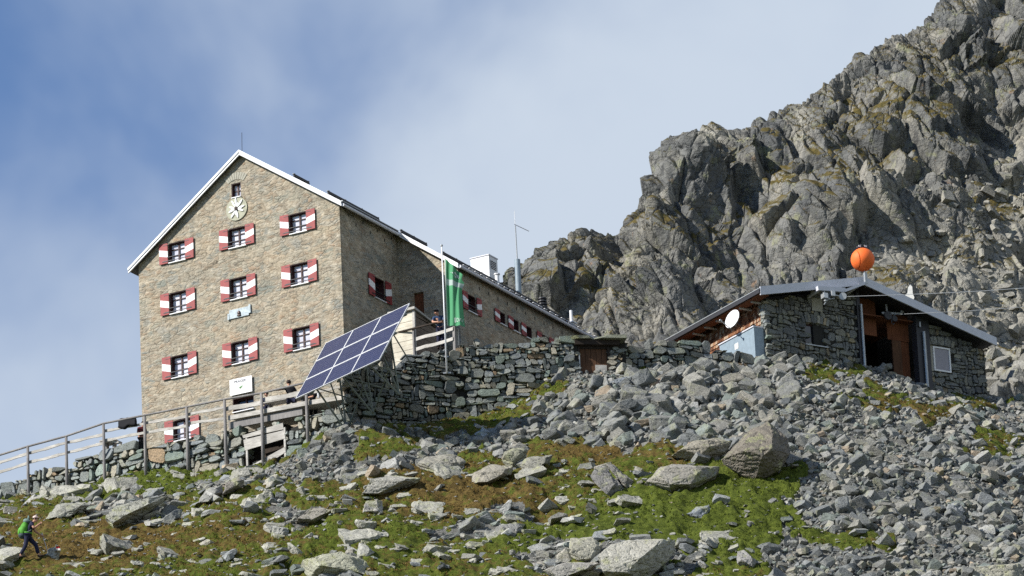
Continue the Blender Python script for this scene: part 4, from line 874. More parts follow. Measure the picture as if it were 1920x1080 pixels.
for i in range(n): m.box(dw[0]+.03+i*.092, dw[0]+.03+(i+1)*.092-.008, YW+.14, YW+.19, dw[2], dw[3]-.03)
m.box(dw[0], dw[0]+.028, YW+.1, YW+.2, dw[2], dw[3]); m.box(dw[1]-.028, dw[1], YW+.1, YW+.2, dw[2], dw[3]); m.build('door', MT['redwood'], hut)
m = MB()
for i in range(7):                                            # putlog holes under the eave
    z = -.32-.28*(i % 2); m.box(-.02, .004, .75+i*.62, .83+i*.62, z-.09, z+.05)
for i in range(12): m.box(XW-.02, XW+.004, 6.9+i*.85, 6.98+i*.85, WE-.62, WE-.46)
m.build('putlog_hole', MT['gap'], hut)
m = MB(); zz = 0
for i in range(9):
    a = -.62+i*.155; r0, r1 = .62, .95; c = ((small[0]+small[1])/2, small[3]-.45)
    q = [(c[0]+r*math.sin(a+s), c[1]+r*math.cos(a+s)) for r, s in ((r0, -.066), (r0, .066), (r1, .066), (r1, -.066))]; m.prism(q, lambda p, k: (p[0], (-.02, .05)[k], p[1]))
m.build('relieving_arch', MT['concrete'], hut)
# things on the hut's walls and roof
e = thing('wall_emblem', 'round stone plaque with a white edelweiss under the attic window', 'emblem', B.world(-5.31, 0, .87), B.a)
m = MB(); m.prism([(.55*math.cos(a*math.pi/20), .55*math.sin(a*math.pi/20)) for a in range(40)], lambda p, k: (p[0], (-.05, .02)[k], p[1])); m.build('disc', MT['stonegrey'], e)
m = MB()
for a, l in ((92, .54), (48, .50), (8, .46), (-24, .42), (-80, .46), (-125, .48), (-165, .42), (158, .40), (118, .48), (70, .30), (-5, .30), (-100, .30), (176, .28)):
    a = math.radians(a); ca, sa = math.cos(a), math.sin(a); q = [(.08, 0), (l*.4, .034), (l*.7, .043), (l*.93, .022), (l, 0), (l*.93, -.022), (l*.7, -.043), (l*.4, -.034)]
    m.prism([(x*ca-y*sa, x*sa+y*ca) for x, y in q], lambda p, k, o=l*.02: (p[0], (-.085-o, -.052)[k], p[1]))
m.build('petals', MT['shwhite'], e)
m = MB()
for i in range(7):
    a = i*1.05; r = .06 if i else 0; m.ball((r*math.cos(a), -.10, r*math.sin(a)), .035, 1, .6, 1, 8, 6)
m.build('flower_heart', MT['bronze'], e)
p = thing('memorial_plaque', 'pale blue grey slate plaque with a bronze bust on the hut front', 'plaque', B.world(-5.33, 0, -4.05), B.a)
m = MB(); m.box(-.52, .50, -.06, .01, -.21, .20); m.box(-.6, -.525, -.08, .01, -.24, .05); m.box(.505, .6, -.07, .01, -.12, .27); m.build('tablet', MT['plaque'], p)
m = MB(); m.ball((0, -.08, -.02), .105, .8, .5, 1, 12, 8); m.ball((0, -.075, -.13), .1, 1.15, .4, .5, 12, 6); m.build('bust', MT['bronze'], p, True)
sg = thing('sign_board', 'white sign board with faded lettering above the dark low window', 'sign', B.world(-5.33, 0, -7.49), B.a)
m = MB(); m.box(-.58, .58, -.10, -.07, -.37, .37); m.box(-.4, -.3, -.068, .01, -.3, .3); m.box(.3, .4, -.068, .01, -.3, .3); m.build('board', MT['white'], sg)
def text(body, size, mat, parent, loc, rot=(math.pi/2, 0, 0), ext=.004, name='lettering'):
    cu = bpy.data.curves.new('t', 'FONT'); cu.body = body; cu.size = size; cu.extrude = ext; cu.align_x = 'CENTER'; cu.align_y = 'CENTER'; o = bpy.data.objects.new('t', cu); C.objects.link(o)
    bpy.context.view_layer.update(); me = bpy.data.meshes.new_from_object(o.evaluated_get(bpy.context.evaluated_depsgraph_get())); bpy.data.objects.remove(o)
    q = link(name, me, mat, parent); q.location = loc; q.rotation_euler = rot; return q
text('PRAGER', .17, MT['ink'], sg, (-.03, -.106, .22))
m = MB(); m.ball((-.02, -.10, -.08), .07, 1, .12, .8, 10, 6); m.ball((.06, -.10, -.03), .05, 1, .12, .7, 10, 6); m.build('crest', MT['signgreen'], sg)
m = MB()
for i in range(26):
    a = math.pi*(.12+.76*i/25); m.box(.44*math.cos(a)-.012, .44*math.cos(a)+.012, -.104, -.1005, -.14+.34*math.sin(a)-.03, -.14+.34*math.sin(a)+.02) if abs(a-math.pi/2) > .35 else None
x = -.5
while x < .5: l = random.uniform(.03, .11); m = MB(); m.box(x, x+l, -.104, -.1005, -.31, -.275); m.build('worn_line', MT['inkpale'], sg); x += l+.03
pass
# white box over the wing, vents, mast
yb = B.hitx(918, 520, 1.2)[1]
def rz(x, y): return (-x*.711 if y > YW-.3 else -x*.686) if x > -4.96 else AP[1]+(x-AP[0])*sl
bx = thing('roof_housing', 'white sheet metal housing with a louvre on the wing roof', 'chimney', B.world(.7, yb, 0), B.a)
tz = B.hitx(918, 478, 1.2)[2]
m = MB(); m.box(-.46, .5, 0, .8, rz(0.2, yb)-1.0, tz-.03); m.build('casing', MT['white'], bx); m = MB(); m.box(-.49, .53, -.03, .83, tz-.028, tz+.02); m.build('lid', MT['greymetal'], bx)
m = MB(); m.box(.502, .515, .15, .65, tz-.62, tz-.22, ); 
lv = m.build('louvre', MT['darkmetal'], bx); m = MB()
for i in range(5): m.box(.516, .535, .15, .65, tz-.60+i*.085, tz-.575+i*.085)
m.build('slat', MT['white'], lv); m = MB(); m.box(-.012, .012, -.006, -.001, rz(.2, yb)-1, tz-.04); m.build('seam', MT['greymetal'], bx)
yv = B.hitx(932, 520, 1.75)[1]; v = thing('vent_pipe', 'short white vent pipe beside the louvred housing', 'vent', B.world(1.75, yv, rz(1.75, 9)), B.a)
m = MB(); m.tube([(0, 0, 0), (0, 0, .62)], .10, 10); m.build('pipe', MT['white'], v); m = MB(); m.tube([(0, 0, .621), (0, 0, .68)], .14, 10); m.build('cap', MT['white'], v)
ym = B.hitx(972.5, 545, 1.4)[1]; z0 = rz(1.4, 9); zt = B.hitx(972, 488, 1.4)[2]; za = B.hitx(966, 395, 1.4)[2]; zy = B.hitx(968, 424, 1.4)[2]
a = thing('antenna_mast', 'thin antenna mast rising from a blue grey tube on the roof', 'antenna', B.world(1.4, ym, 0), B.a)
m = MB(); m.tube([(0, 0, z0+.2), (0, 0, zt)], .135, 14); m.build('tube_housing', MT['bluegrey'], a); m = MB(); m.tube([(0, 0, z0-.1), (0, 0, z0+.21)], .07, 8); m.tube([(0, 0, zt), (-.02, 0, zy)], .028, 6); m.build('pole', MT['steel'], a)
m = MB(); m.tube([(-.02, 0, zy), (-.03, 0, za)], .012, 6); m.build('rod', MT['white'], a); m = MB(); m.tube([(-.05, -.05, zy+.08), (.45, .45, zy-.23)], .022, 6); m.build('arm', MT['white'], a)
yv = B.hitx(1018, 585, .9)[1]; v = thing('roof_cowl', 'black slatted round cowl on the far end of the wing roof', 'vent', B.world(.9, yv, rz(.9, 9)), B.a)
zc = B.hitx(1018, 562, .9)[2]-rz(.9, 9); m = MB(); m.tube([(0, 0, 0), (0, 0, zc)], .13, 10); m.build('flue', MT['darkmetal'], v); m = MB()
for i in range(4): m.tube([(0, 0, zc-.42+i*.14), (0, 0, zc-.36+i*.14)], .24-.012*i, 12)
m.build('cowl_ring', MT['darkmetal'], v)
yv = B.hitx(1072, 612, 1.6)[1]; v = thing('vent_pipe', 'white vent with a square flashing at the lower end of the wing roof', 'vent', B.world(1.6, yv, rz(1.6, 9)), B.a)
m = MB(); m.tube([(0, 0, 0), (0, 0, .85)], .075, 10); m.build('pipe', MT['white'], v); m = MB(); m.box(-.2, .2, -.2, .2, .20, .25); m.tube([(0, 0, 0), (0, 0, .2)], .2, 8, .12); m.build('flashing', MT['white'], v)
# ------------------------------------------------------------------ railing along the wall
RY = -0.16
def lp(px, py, y=RY): return LW.hit(px, py, y)
r = thing('wooden_railing', 'long weathered wooden railing on tall grey posts along the wall', 'railing', LW.o, LW.a)
posts = [(-22, 861, 965), (52, 838, 944), (124, 819, 924), (194, 796, 921), (271, 780, 887), (350, 764, 890), (421, 750, 888), (490, 738, 874), (574, 722, 842)]
for px, ty, by in posts:
    a, b = lp(px, ty), lp(px+(by-ty)*.043, by); m = MB(); lean = random.uniform(-.02, .02)
    m.tube([(a[0]+lean, RY, b[2]-.3), (a[0]-lean*.3, RY, (a[2]+b[2])/2), (a[0], RY, a[2])], .088 if px > 300 else .075, 9, .062); m.build('post', MT['postwood'], r, True)
hand = [(-30, 863), (52, 838), (124, 819), (194, 795), (271, 780), (350, 764), (421, 750), (490, 738), (568, 720), (655, 702)]
m = MB(); m.tube([(lp(x, y)[0], RY-.02+random.uniform(-.02, .02), lp(x, y)[2]+.02) for x, y in hand], .048, 8); m.build('handrail', MT['postwood'], r, True)
rails = [((-30, 876), (52, 851)), ((55, 850), (125, 830)), ((127, 830), (193, 815)), ((197, 808), (272, 794)), ((273, 793), (349, 781)), ((352, 777), (420, 764)),
         ((-30, 894), (52, 869)), ((55, 867), (124, 850)), ((127, 849), (193, 831)), ((197, 826), (272, 811)), ((273, 811), (349, 799)), ((352, 794), (420, 785)),
         ((423, 767), (489, 756)), ((496, 750), (572, 736)), ((585, 737), (655, 722))]
for i, (p, q) in enumerate(rails):
    a, b = lp(*p, RY+.11), lp(*q, RY+.11); m = MB(); hgt_ = .12 if i < 12 else (.20 if i < 14 else .10); k = 5; pts = []
    for j in range(k):
        u0_, u1_ = j/k, (j+1)/k; w0, w1 = (math.sin(u0_*9+i)*.012, math.sin(u1_*9+i)*.012)
        m.bar((a[0]+(b[0]-a[0])*u0_, RY+.11, a[2]+(b[2]-a[2])*u0_+w0), (a[0]+(b[0]-a[0])*u1_, RY+.11, a[2]+(b[2]-a[2])*u1_+w1), .045, hgt_+.015*math.sin(i*3+j*2), (0, 0, 1))
    m.build('plank', MT['oldwood'], r)
j = tag(link('jacket', MB().mesh('jacket')), 'black jacket thrown over the railing to dry', 'jacket')
a, b = lp(222, 789, RY-.1), lp(252, 784, RY-.1); m = MB(); nu, nv = 14, 9; vs = []; 
for jv in range(nv):
    for iu in range(nu):
        u, v = iu/(nu-1), jv/(nv-1)*2-1; x = a[0]-.03+(b[0]-a[0]+.06)*u; top = a[2]+.09+(b[2]-a[2])*u
        drop = abs(v)*(.40+.05*math.sin(u*7)); y = -.02+v*(.10+.02*math.sin(u*11+v*4)); z = top-drop+.02*math.sin(u*14)-.05*(u*(1-u))
        vs.append((x+.02*math.sin(v*5), RY+y, z+(.05*math.sin(u*5) if abs(v) < .3 else 0)))
fs = [(q*nu+i, q*nu+i+1, (q+1)*nu+i+1, (q+1)*nu+i) for q in range(nv-1) for i in range(nu-1)]
me = bpy.data.meshes.new('jacket'); me.from_pydata(vs, [], fs); me.shade_smooth(); me.materials.append(MT['black']); j.data = me; j.location = LW.o; j.rotation_euler.z = LW.a
mo = j.modifiers.new('thick', 'SOLIDIFY'); mo.thickness = .04
# deck, hatch, benches
dk = thing('wooden_deck', 'weathered timber terrace deck over the hatch at the wall top', 'deck', LW.o, LW.a)
a, b, c2 = LW.hit(428, 783, 0), LW.hit(575, 755, 0), LW.hit(655, 742, 0)
m = MB()
for (p, q) in ((a, b), (b, c2)): m.bar((p[0], .02, p[2]-.02), (q[0], .02, q[2]-.02), .08, .20)
m.build('edge_plank', MT['oldwood'], dk); m = MB(); m.bar((a[0]-.05, .18, a[2]-.33), (b[0]-.3, .18, b[2]-.31), .16, .30); m.build('beam', MT['postwood'], dk)
m = MB()
for i in range(9): m.bar((a[0]+.02, .15+i*.27, a[2]+.02), (c2[0], .15+i*.27, c2[2]+.02), .25, .05)
m.build('floor_board', MT['oldwood'], dk)
ht = thing('wooden_hatch', 'grey board hatch with an open dark mouth in the dry stone wall', 'hatch', LW.o, LW.a)
q = lambda px, py: LW.hit(px, py, -.04)
for pts in (((455, 817), (531, 793), (532, 805), (457, 822)), ((457, 825), (532, 807), (536, 822), (460, 845)), ((463, 878), (535, 838), (536, 848), (500, 872), (464, 888))):
    m = MB(); m.prism([(q(*p)[0], q(*p)[2]) for p in pts], lambda p, k: (p[0], (-.075, -.03)[k], p[1])); m.build('board', MT['oldwood'], ht)
m = MB(); e1, e2, e3 = q(463, 845), q(463, 882), q(534, 822); m.bar((e1[0], -.02, e2[2]-.2), (e1[0], -.02, e1[2]+.65), .09, .09, (0, 1, 0)); m.build('frame', MT['oldwood'], ht); m = MB(); m.bar((e3[0], -.018, e2[2]), (e3[0], -.018, e3[2]+.5), .09, .09, (0, 1, 0)); m.build('frame', MT['oldwood'], ht)
m = MB(); m.add([(x, y, z) for z in (hz0, hz1) for y in (.05, .8) for x in (hx0, hx1)], [(2, 3, 7, 6), (0, 2, 6, 4), (1, 5, 7, 3), (0, 1, 3, 2), (4, 6, 7, 5)]); m.build('shaft', MT['darkwood'], ht)
# picnic table at the left end, table with mugs on the deck
pt = thing('picnic_table', 'small wooden table behind the railing left of the drying jacket', 'table', LW.world(LW.hit(208, 845, .9)[0], .9, 0), LW.a)
z0 = LW.hit(208, 850, .9)[2]; zt_ = LW.hit(206, 828, .9)[2]
m = MB(); m.box(-.35, .35, -.4, .4, zt_-.05, zt_); m.build('tabletop', MT['oldwood'], pt)
for x in (-.2, .2): m = MB(); m.box(x-.05, x+.05, -.1, .1, z0-.4, zt_-.055); m.build('leg', MT['postwood'], pt)
m = MB(); m.bar((.1, -.2, zt_-.06), (.62, -.2, zt_-.24), .06, .08); m.box(.58, .68, -.26, -.14, zt_-.6, zt_-.2); m.build('bench_arm', MT['oldwood'], pt)
tb = thing('terrace_table', 'long grey terrace table with mugs behind the railing', 'table', LW.o, LW.a)
p, q2 = LW.hit(498, 757, .8), LW.hit(562, 745, .8); m = MB()
for k_ in range(3): m.bar((p[0], .72+k_*.2, p[2]), (q2[0]+.3, .72+k_*.2, q2[2]), .19, .05)
m.build('tabletop', MT['oldwood'], tb)
for x in (p[0]+.15, q2[0]+.1): m = MB(); m.box(x-.04, x+.04, .8, 1.1, p[2]-.62, p[2]-.03); m.build('leg', MT['postwood'], tb)
for px, mt, nm, lb in ((533, 'blue', 'mug', 'small blue mug on the terrace table'), (507, 'white', 'mug', 'white mug at the left end of the terrace table'), (545, 'white', 'glass', 'pale drinking glass right of the blue mug on the terrace table')):
    h_ = LW.hit(px, 752, .72); m = MB(); m.tube([(0, 0, 0), (0, 0, .06), (0, 0, .12)], .045, 10, .052); m.tube([(.05, 0, .03), (.085, 0, .06), (.05, 0, .09)], .01, 5); o = m.build(nm, MT[mt]); o.location = LW.world(h_[0], .75, p[2]+.03); tag(o, lb, nm)

# ------------------------------------------------------------------ solar array
bl = at(555, 749, 239.6); SA = Frame(bl, -math.radians(51.5)); brr = SA.hit(712.5, 676); Lx = brr[0]
tl_d = np.array([1.35, 1.095]); Bz = 2.84; sc_ = 1.0
sv = Vector((0, 1.74*sc_, Bz*sc_)); sv_l = sv.length; sn = sv.normalized()
MT['alu'] = plain('module_frame', (.58, .59, .60), .45, .5, 0, .05)
so = thing('solar_array', 'tilted array of nine dark blue solar modules on steel struts', 'solar panels', SA.o, SA.a)
nrm_ = Vector((1, 0, 0)).cross(sn).normalized(); 
if nrm_.y > 0: nrm_ = -nrm_
cw, ch = Lx/3, sv_l/3
def sp3(x, s, o): v = sn*s+nrm_*o; return (x, v.y, v.z)
for i in range(3):
    for jj in range(3):
        x0, s0 = i*cw, jj*ch; m = MB(); f_ = .04
        for (xa, xb, sa, sb) in ((x0+.008, x0+cw-.008, s0+.008, s0+f_), (x0+.008, x0+cw-.008, s0+ch-f_, s0+ch-.008), (x0+.008, x0+f_, s0+f_, s0+ch-f_), (x0+cw-f_, x0+cw-.008, s0+f_, s0+ch-f_)):
            vs = [sp3(x, s, o) for o in (0, .05) for s in (sa, sb) for x in (xa, xb)]; m.add(vs, [(0, 2, 3, 1), (4, 5, 7, 6), (0, 1, 5, 4), (2, 6, 7, 3), (0, 4, 6, 2), (1, 3, 7, 5)])
        mo_ = m.build('solar_module', MT['alu'], so)
        m = MB(); vs = [sp3(x, s, .038) for s in (s0+f_-.004, s0+ch-f_+.004) for x in (x0+f_-.004, x0+cw-f_+.004)]+[sp3(x, s, .01) for s in (s0+f_-.004, s0+ch-f_+.004) for x in (x0+f_-.004, x0+cw-f_+.004)]
        m.add(vs, [(0, 1, 3, 2), (4, 6, 7, 5), (0, 4, 5, 1), (2, 3, 7, 6), (0, 2, 6, 4), (1, 5, 7, 3)]); ce = m.build('cells', MT['cells'], mo_)
        uv = ce.data.uv_layers.new(name='UVMap')
        for lp_ in ce.data.loops: v = ce.data.vertices[lp_.vertex_index].co; uv.data[lp_.index].uv = (v.x-x0-f_, Vector((0, v.y, v.z)).dot(sn)-s0-f_)
m = MB()
for s in (.55, 1.65, 2.75): m.bar(sp3(-.02, s, -.06), sp3(Lx+.02, s, -.06), .08, .08, nrm_)
for x in (.9, 2.8, 4.7): m.bar(sp3(x, .1, -.15), sp3(x, sv_l-.1, -.15), .08, .08, (1, 0, 0))
m.build('rack', MT['strut'], so)
m = MB()
for x, dn in ((.9, 1.6), (2.8, 1.7), (4.7, 1.9)):
    top = Vector(sp3(x, 2.7, -.17)); mid = Vector(sp3(x, .5, -.17)); ft = Vector((x, 2.0, -1.55+.16*x))
    m.tube([top, ft], .042, 6); m.tube([mid, ft], .042, 6); m.tube([Vector(sp3(x, 1.6, -.17)), ft+Vector((0, .0, .1))], .032, 6); m.tube([top, (x, 3.0, .3)], .03, 6); m.tube([mid, (x, 2.9, .1)], .03, 6)
m.tube([(.9, 2.0, -1.4), (2.8, 1.6, .2)], .03, 6); m.tube([(2.8, 2.0, -1.1), (4.7, 1.6, .5)], .03, 6); m.build('strut', MT['strut'], so)

# ------------------------------------------------------------------ porch, terrace railing, flag
pc = at(779, 664, 244.4); pf = Frame(pc, -TH); po = thing('porch_shed', 'small boarded porch with pale front boards and a flat lean-to roof', 'shed', pf.o, pf.a)
hz = pf.hit(777, 583)[2]; x0 = -1.15; m = MB(); n = 12
for i in range(n): m.box(x0, -.07, -.03+.012*(i % 2), .02, -.6+i*(hz+.6)/n, -.6+(i+1)*(hz+.6)/n-.012)
m.build('front_boards', MT['palewood'], po); m = MB(); ye = pf.hitx(826, 650)[1]; ze = hz-.42
for i in range(n):
    za, zb_ = -.6+i*(hz+.6)/n, -.6+(i+1)*(hz+.6)/n-.014; m.add([(x, y, z) for x in (-.02, .02+.01*(i % 2)) for (y, z) in ((.06, za), (ye, za), (ye, min(zb_, ze+.1) if i > n-3 else zb_), (.06, zb_))], [(0, 3, 2, 1), (4, 5, 6, 7), (0, 1, 5, 4), (1, 2, 6, 5), (2, 3, 7, 6), (3, 0, 4, 7)])
m.build('side_boards', MT['porchwood'], po); m = MB(); m.box(-.065, .05, -.045, .055, -.6, hz+.02); m.build('corner_post', MT['oldwood'], po)
m = MB(); m.prism([(-.16, hz+.05), (ye+.2, hz-.30), (ye+.2, hz-.22), (-.16, hz+.16)], lambda p, k: ((x0-.1, .13)[k], p[0], p[1])); m.build('roof', MT['oldwood'], po)
m = MB(); m.box(x0, -.05, .3, ye, -.6, hz-.4); m.build('inner_wall', MT['darkwood'], po)
A_, B_ = at(742, 626, 245.0), at(850, 613, 242.45); ang = math.atan2(B_[1]-A_[1], B_[0]-A_[0]); tf = Frame(B_, ang)
tr = thing('terrace_railing', 'short grey plank railing in front of the boarded porch', 'railing', tf.o, tf.a)
for (px, ty, by, w_) in ((774, 617, 668, .09), (850, 612, 655, .14)):
    a, b = tf.hit(px, ty), tf.hit(px, by); m = MB(); m.box(a[0]-w_/2, a[0]+w_/2, .0, w_, b[2]-.3, a[2]); m.build('post', MT['postwood'], tr)
a, b = tf.hit(743, 624, -.05), tf.hit(818, 605, -.05); c_ = tf.hit(852, 611, -.05); m = MB(); m.tube([(a[0], -.05, a[2]), (b[0], -.05, b[2]), (c_[0], -.05, b[2]-.05)], .045, 8); m.build('handrail', MT['darkwood'], tr, True)
for p, q in (((781, 636), (850, 617)), ((781, 655), (850, 636))):
    a, b = tf.hit(*p, -.02), tf.hit(*q, -.02); m = MB()
    for i in range(4): u, v = i/4, (i+1)/4; m.bar((a[0]+(b[0]-a[0])*u, -.03, a[2]+(b[2]-a[2])*u+.02*math.sin(i*2)), (a[0]+(b[0]-a[0])*v, -.03, a[2]+(b[2]-a[2])*v+.02*math.sin(i*2+2)), .045, .15)
    m.build('plank', MT['oldwood'], tr)
m = MB(); a = tf.hit(858, 618, .2); b = tf.hit(859, 640, .2); m.tube([(a[0], .2, b[2]-.2), (a[0]+.01, .2, a[2])], .045, 7); m.tube([(a[0]-.3, .3, b[2]-.1), (a[0]+.1, .2, b[2]-.3)], .03, 6); m.build('birch_stick', MT['oldwood'], tr)
fb = W2.world(*W2.hit(838, 700, -.16)); W2p = Frame(fb, 0.0); ftop = W2p.hit(829, 462)
fp = thing('flagpole', 'slender white flagpole fixed to the terrace wall', 'flagpole', fb)
m = MB(); m.tube([(0, 0, 0), (0, 0, ftop[2])], .04, 10, .028); m.build('pole', MT['white'], fp, True); m = MB(); m.ball((0, 0, ftop[2]+.04), .06); m.build('finial', MT['steel'], fp, True)
m = MB(); m.box(-.16, .16, .02, .2, .0, .07); m.box(-.1, .1, .02, .2, .75, .81); m.build('bracket', MT['steel'], fp)
HF = 3.12; fz = W2p.hit(834, 610)[2]; WF = .78
def flagpt(u, v, o=0.0):
    x = .09+u*WF*(1-.08*math.sin(v*3)); z = fz+v*HF-u*(.85*v**3)-.12*u*(1-v); y = .09*math.sin(u*7+v*2.2)*(.25+u*.75)+.05*math.sin(u*15-v*3)-.10*u
    if u > .9 and .6 < v < .8: x += .10*math.sin((v-.6)/.2*math.pi)*(u-.9)*10
    return Vector((x, y-o, z))
g = G('flag_cloth', 0.8, 0.15); uvn = g.n('ShaderNodeTexCoord').outputs['UV']; sx2 = g.n('ShaderNodeSeparateXYZ'); g.l(uvn, sx2.inputs[0])
band = g.ma('MULTIPLY', g.ma('GREATER_THAN', sx2.outputs[1], .605), g.ma('LESS_THAN', sx2.outputs[1], .70)); hem = g.ma('LESS_THAN', sx2.outputs[0], .07)
cg = g.mix(g.noise(uvn, 4, 3), (.06, .225, .11), (.085, .29, .145)); cg = g.mix(band, cg, (.32, .39, .37)); cg = g.mix(hem, cg, (.38, .42, .38)); g.col(cg)
g.b.inputs['Transmission Weight'].default_value = 0
nu, nv = 26, 60; vs = [flagpt(i/(nu-1), q/(nv-1)) for q in range(nv) for i in range(nu)]; fs = [(q*nu+i, q*nu+i+1, (q+1)*nu+i+1, (q+1)*nu+i) for q in range(nv-1) for i in range(nu-1)]
me = bpy.data.meshes.new('flag'); me.from_pydata(vs, [], fs); me.shade_smooth(); uv = me.uv_layers.new(name='UVMap')
for lp_ in me.loops: k = lp_.vertex_index; uv.data[lp_.index].uv = (k % nu/(nu-1), k//nu/(nv-1))
fl = link('flag', me, g.m); fl.location = fb; tag(fl, 'long green flag with a white band hanging from the pole', 'flag')
m = MB()
for a, l in ((90, .17), (45, .15), (0, .17), (-45, .16), (-90, .17), (-135, .15), (180, .16), (135, .14)):
    a = math.radians(a); ca, sa = math.cos(a), math.sin(a); pts = [(.02, 0), (l*.5, .035), (l, 0), (l*.5, -.035)]
    m.add([flagpt(.62+(x*ca-y*sa)*1.9, .83+(x*sa+y*ca)*.42, .012) for x, y in pts], [(0, 1, 2, 3)])
m.build('edelweiss', MT['inkpale'] if False else plain('flag_print', (.45, .48, .47), .8, .1), fl)
tx = text('DAV', 1.0, plain('flag_letters', (.48, .55, .50), .8, .1), fl, (0, 0, 0), (0, 0, 0), 0); xs = [v.co.x for v in tx.data.vertices]; ys = [v.co.y for v in tx.data.vertices]
for v in tx.data.vertices: u_ = (v.co.x-min(xs))/(max(xs)-min(xs)); w_ = (v.co.y-min(ys))/(max(ys)-min(ys)); v.co = flagpt(.56+.40*u_, .055+.055*w_, .012)
m = MB(); m.add([flagpt(u, v, .012) for u, v in ((.45, .115), (.45, .04), (.52, .05), (.52, .12))], [(0, 1, 2, 3)]); m.add([flagpt(u, v, .012) for u, v in ((.58, .042), (.58, .032), (.95, .032), (.95, .042))], [(0, 1, 2, 3)]); m.build('flag_mark', bpy.data.materials['flag_letters'], fl)

# ------------------------------------------------------------------ lift hut
lh = thing('lift_hut', 'dark stone goods lift hut with a grey metal gable roof', 'building', H.o, H.a)
h = lambda px, py, y=0: H.hit(px, py, y)
FY = -.75
rl, rm, rr2 = h(1425, 537, FY), h(1620, 519, FY), h(1868, 633, FY)
hb_ = h(1441, 690)[2]-1.2; wl, wr = 0.0, h(1850, 700)[0]
tw = lambda u: float(np.interp(u, [rl[0], rm[0], rr2[0]], [rl[2], rm[2], rr2[2]]))-.42
pxl, pxr, pxr2 = h(1612, 640)[0], h(1728, 680)[0], h(1742, 690)[0]
w1 = (h(1511, 640)[0], h(1549, 645)[0], h(1530, 648)[2], h(1530, 608)[2]); v1 = (h(1523, 570)[0], h(1543, 570)[0], h(1533, 583)[2], h(1533, 558)[2]); w2 = (h(1743, 690)[0]+.02, h(1784, 690)[0], h(1763, 697)[2], h(1763, 649)[2])
HP = [((0.22, 0.225, 0.205), 30), ((0.18, 0.187, 0.18), 24), ((0.27, 0.262, 0.22), 20), ((0.14, 0.146, 0.146), 14), ((0.29, 0.24, 0.16), 6)]
m = MB(); courses(m, .0, pxl-.08, lambda u: hb_, tw, (.12, .25), 11, depth=.3, gap=.009, bulge=.05, holes=(w1, v1), pal=HP, ragged=.0)
m.build('stone_wall', MT['wallstone'], lh, col=True); m = MB(); courses(m, pxr2+.1, wr, lambda u: hb_-.8, tw, (.12, .25), 12, depth=.3, gap=.009, bulge=.05, holes=(w2,), pal=HP, ragged=.0)
m.build('stone_wall', MT['wallstone'], lh, col=True)
m = MB(); core(m, 0.03, pxl-.08, lambda u: hb_, tw, .06, .5, 0.0, 24, (w1, v1)); m.build('mortar_core', MT['gap'], lh); m = MB(); core(m, pxr2+.1, wr-.03, lambda u: hb_-.8, tw, .06, .5, 0.0, 12, (w2,)); m.build('mortar_core', MT['gap'], lh)
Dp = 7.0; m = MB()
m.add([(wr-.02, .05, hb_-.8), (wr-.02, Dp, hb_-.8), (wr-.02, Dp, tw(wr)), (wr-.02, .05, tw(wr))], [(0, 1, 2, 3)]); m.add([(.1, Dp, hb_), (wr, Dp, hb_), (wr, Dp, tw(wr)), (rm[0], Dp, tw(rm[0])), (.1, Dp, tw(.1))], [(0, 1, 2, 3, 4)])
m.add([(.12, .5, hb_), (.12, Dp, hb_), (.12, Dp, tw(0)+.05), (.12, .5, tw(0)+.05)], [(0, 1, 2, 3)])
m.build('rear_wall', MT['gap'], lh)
m = MB(); stone_wall(m, -.35, .02, lambda u: hb_, lambda u: tw(0)-.02, (.3, .22), 13, depth=.25, gap=.012, bulge=.05, asp=1.5, pal=WP, k=1.1); 
m.v = [(-.08+y, -z_x, z) for (z_x, y, z) in m.v]; qn = m.build('quoin_stones', MT['wallstone'], lh, col=True)
m = MB(); rndm = random.Random(4); row = 0; z = hb_+.2
while z < tw(0)+.15:
    y = .32-rndm.uniform(0, .15)
    while y < Dp:
        w_ = rndm.uniform(.10, .2); t_ = rndm.uniform(.005, .03); y1 = min(y+w_-.008, Dp)
        if y1 > .33: m.add([(x, yy, zz) for (x, zz) in ((.10-.05-t_, z), (.10-.012, z+.26), (.115, z+.26), (.115, z)) for yy in (max(y, .33), y1)], [(0, 1, 3, 2), (2, 3, 5, 4), (4, 5, 7, 6), (6, 7, 1, 0), (0, 2, 4, 6), (1, 7, 5, 3)], rndm.choice([(.20, .09, .045), (.14, .06, .03), (.26, .14, .08), (.10, .04, .022), (.33, .24, .17)]))
        y += w_
    z += .17
g = G('shingle', 0.8, 0.2); g.col(g.mix(0.5, g.attr('tone'), g.ramp(g.noise(g.mp(g.obj(), (5, 5, 1)), 5, 4), (0.3, 0.5), (0.7, 1.3)), 'MULTIPLY')); m.build('shingles', g.m, lh, col=True)
rf = MB(); t_ = .16
def rslab(mb, p, q, y0, y1, lo, hi): mb.prism([(p[0], p[1]+lo), (q[0], q[1]+lo), (q[0], q[1]+hi), (p[0], p[1]+hi)], lambda r, k: (r[0], (y0, y1)[k], r[1]))
pl_, pm_, pr_ = (rl[0], rl[2]), (rm[0], rm[2]), (rr2[0], rr2[2])
rslab(rf, pl_, pm_, FY+.05, Dp+.4, -.24, -.06); rslab(rf, pm_, pr_, FY+.05, Dp+.4, -.242, -.058); rfo = rf.build('roof', MT['darkmetal'], lh)
m = MB(); fh = (h(1427, 553, FY)[2]-rl[2]); rslab(m, pl_, (pm_[0]-.004, pm_[1]), FY-.02, FY+.045, fh, 0.0); m.build('fascia', MT['greymetal'], rfo); m = MB(); rslab(m, (pm_[0]+.004, pm_[1]), pr_, FY-.02, FY+.045, fh*.98, 0.0); m.build('fascia', MT['greymetal'], rfo)
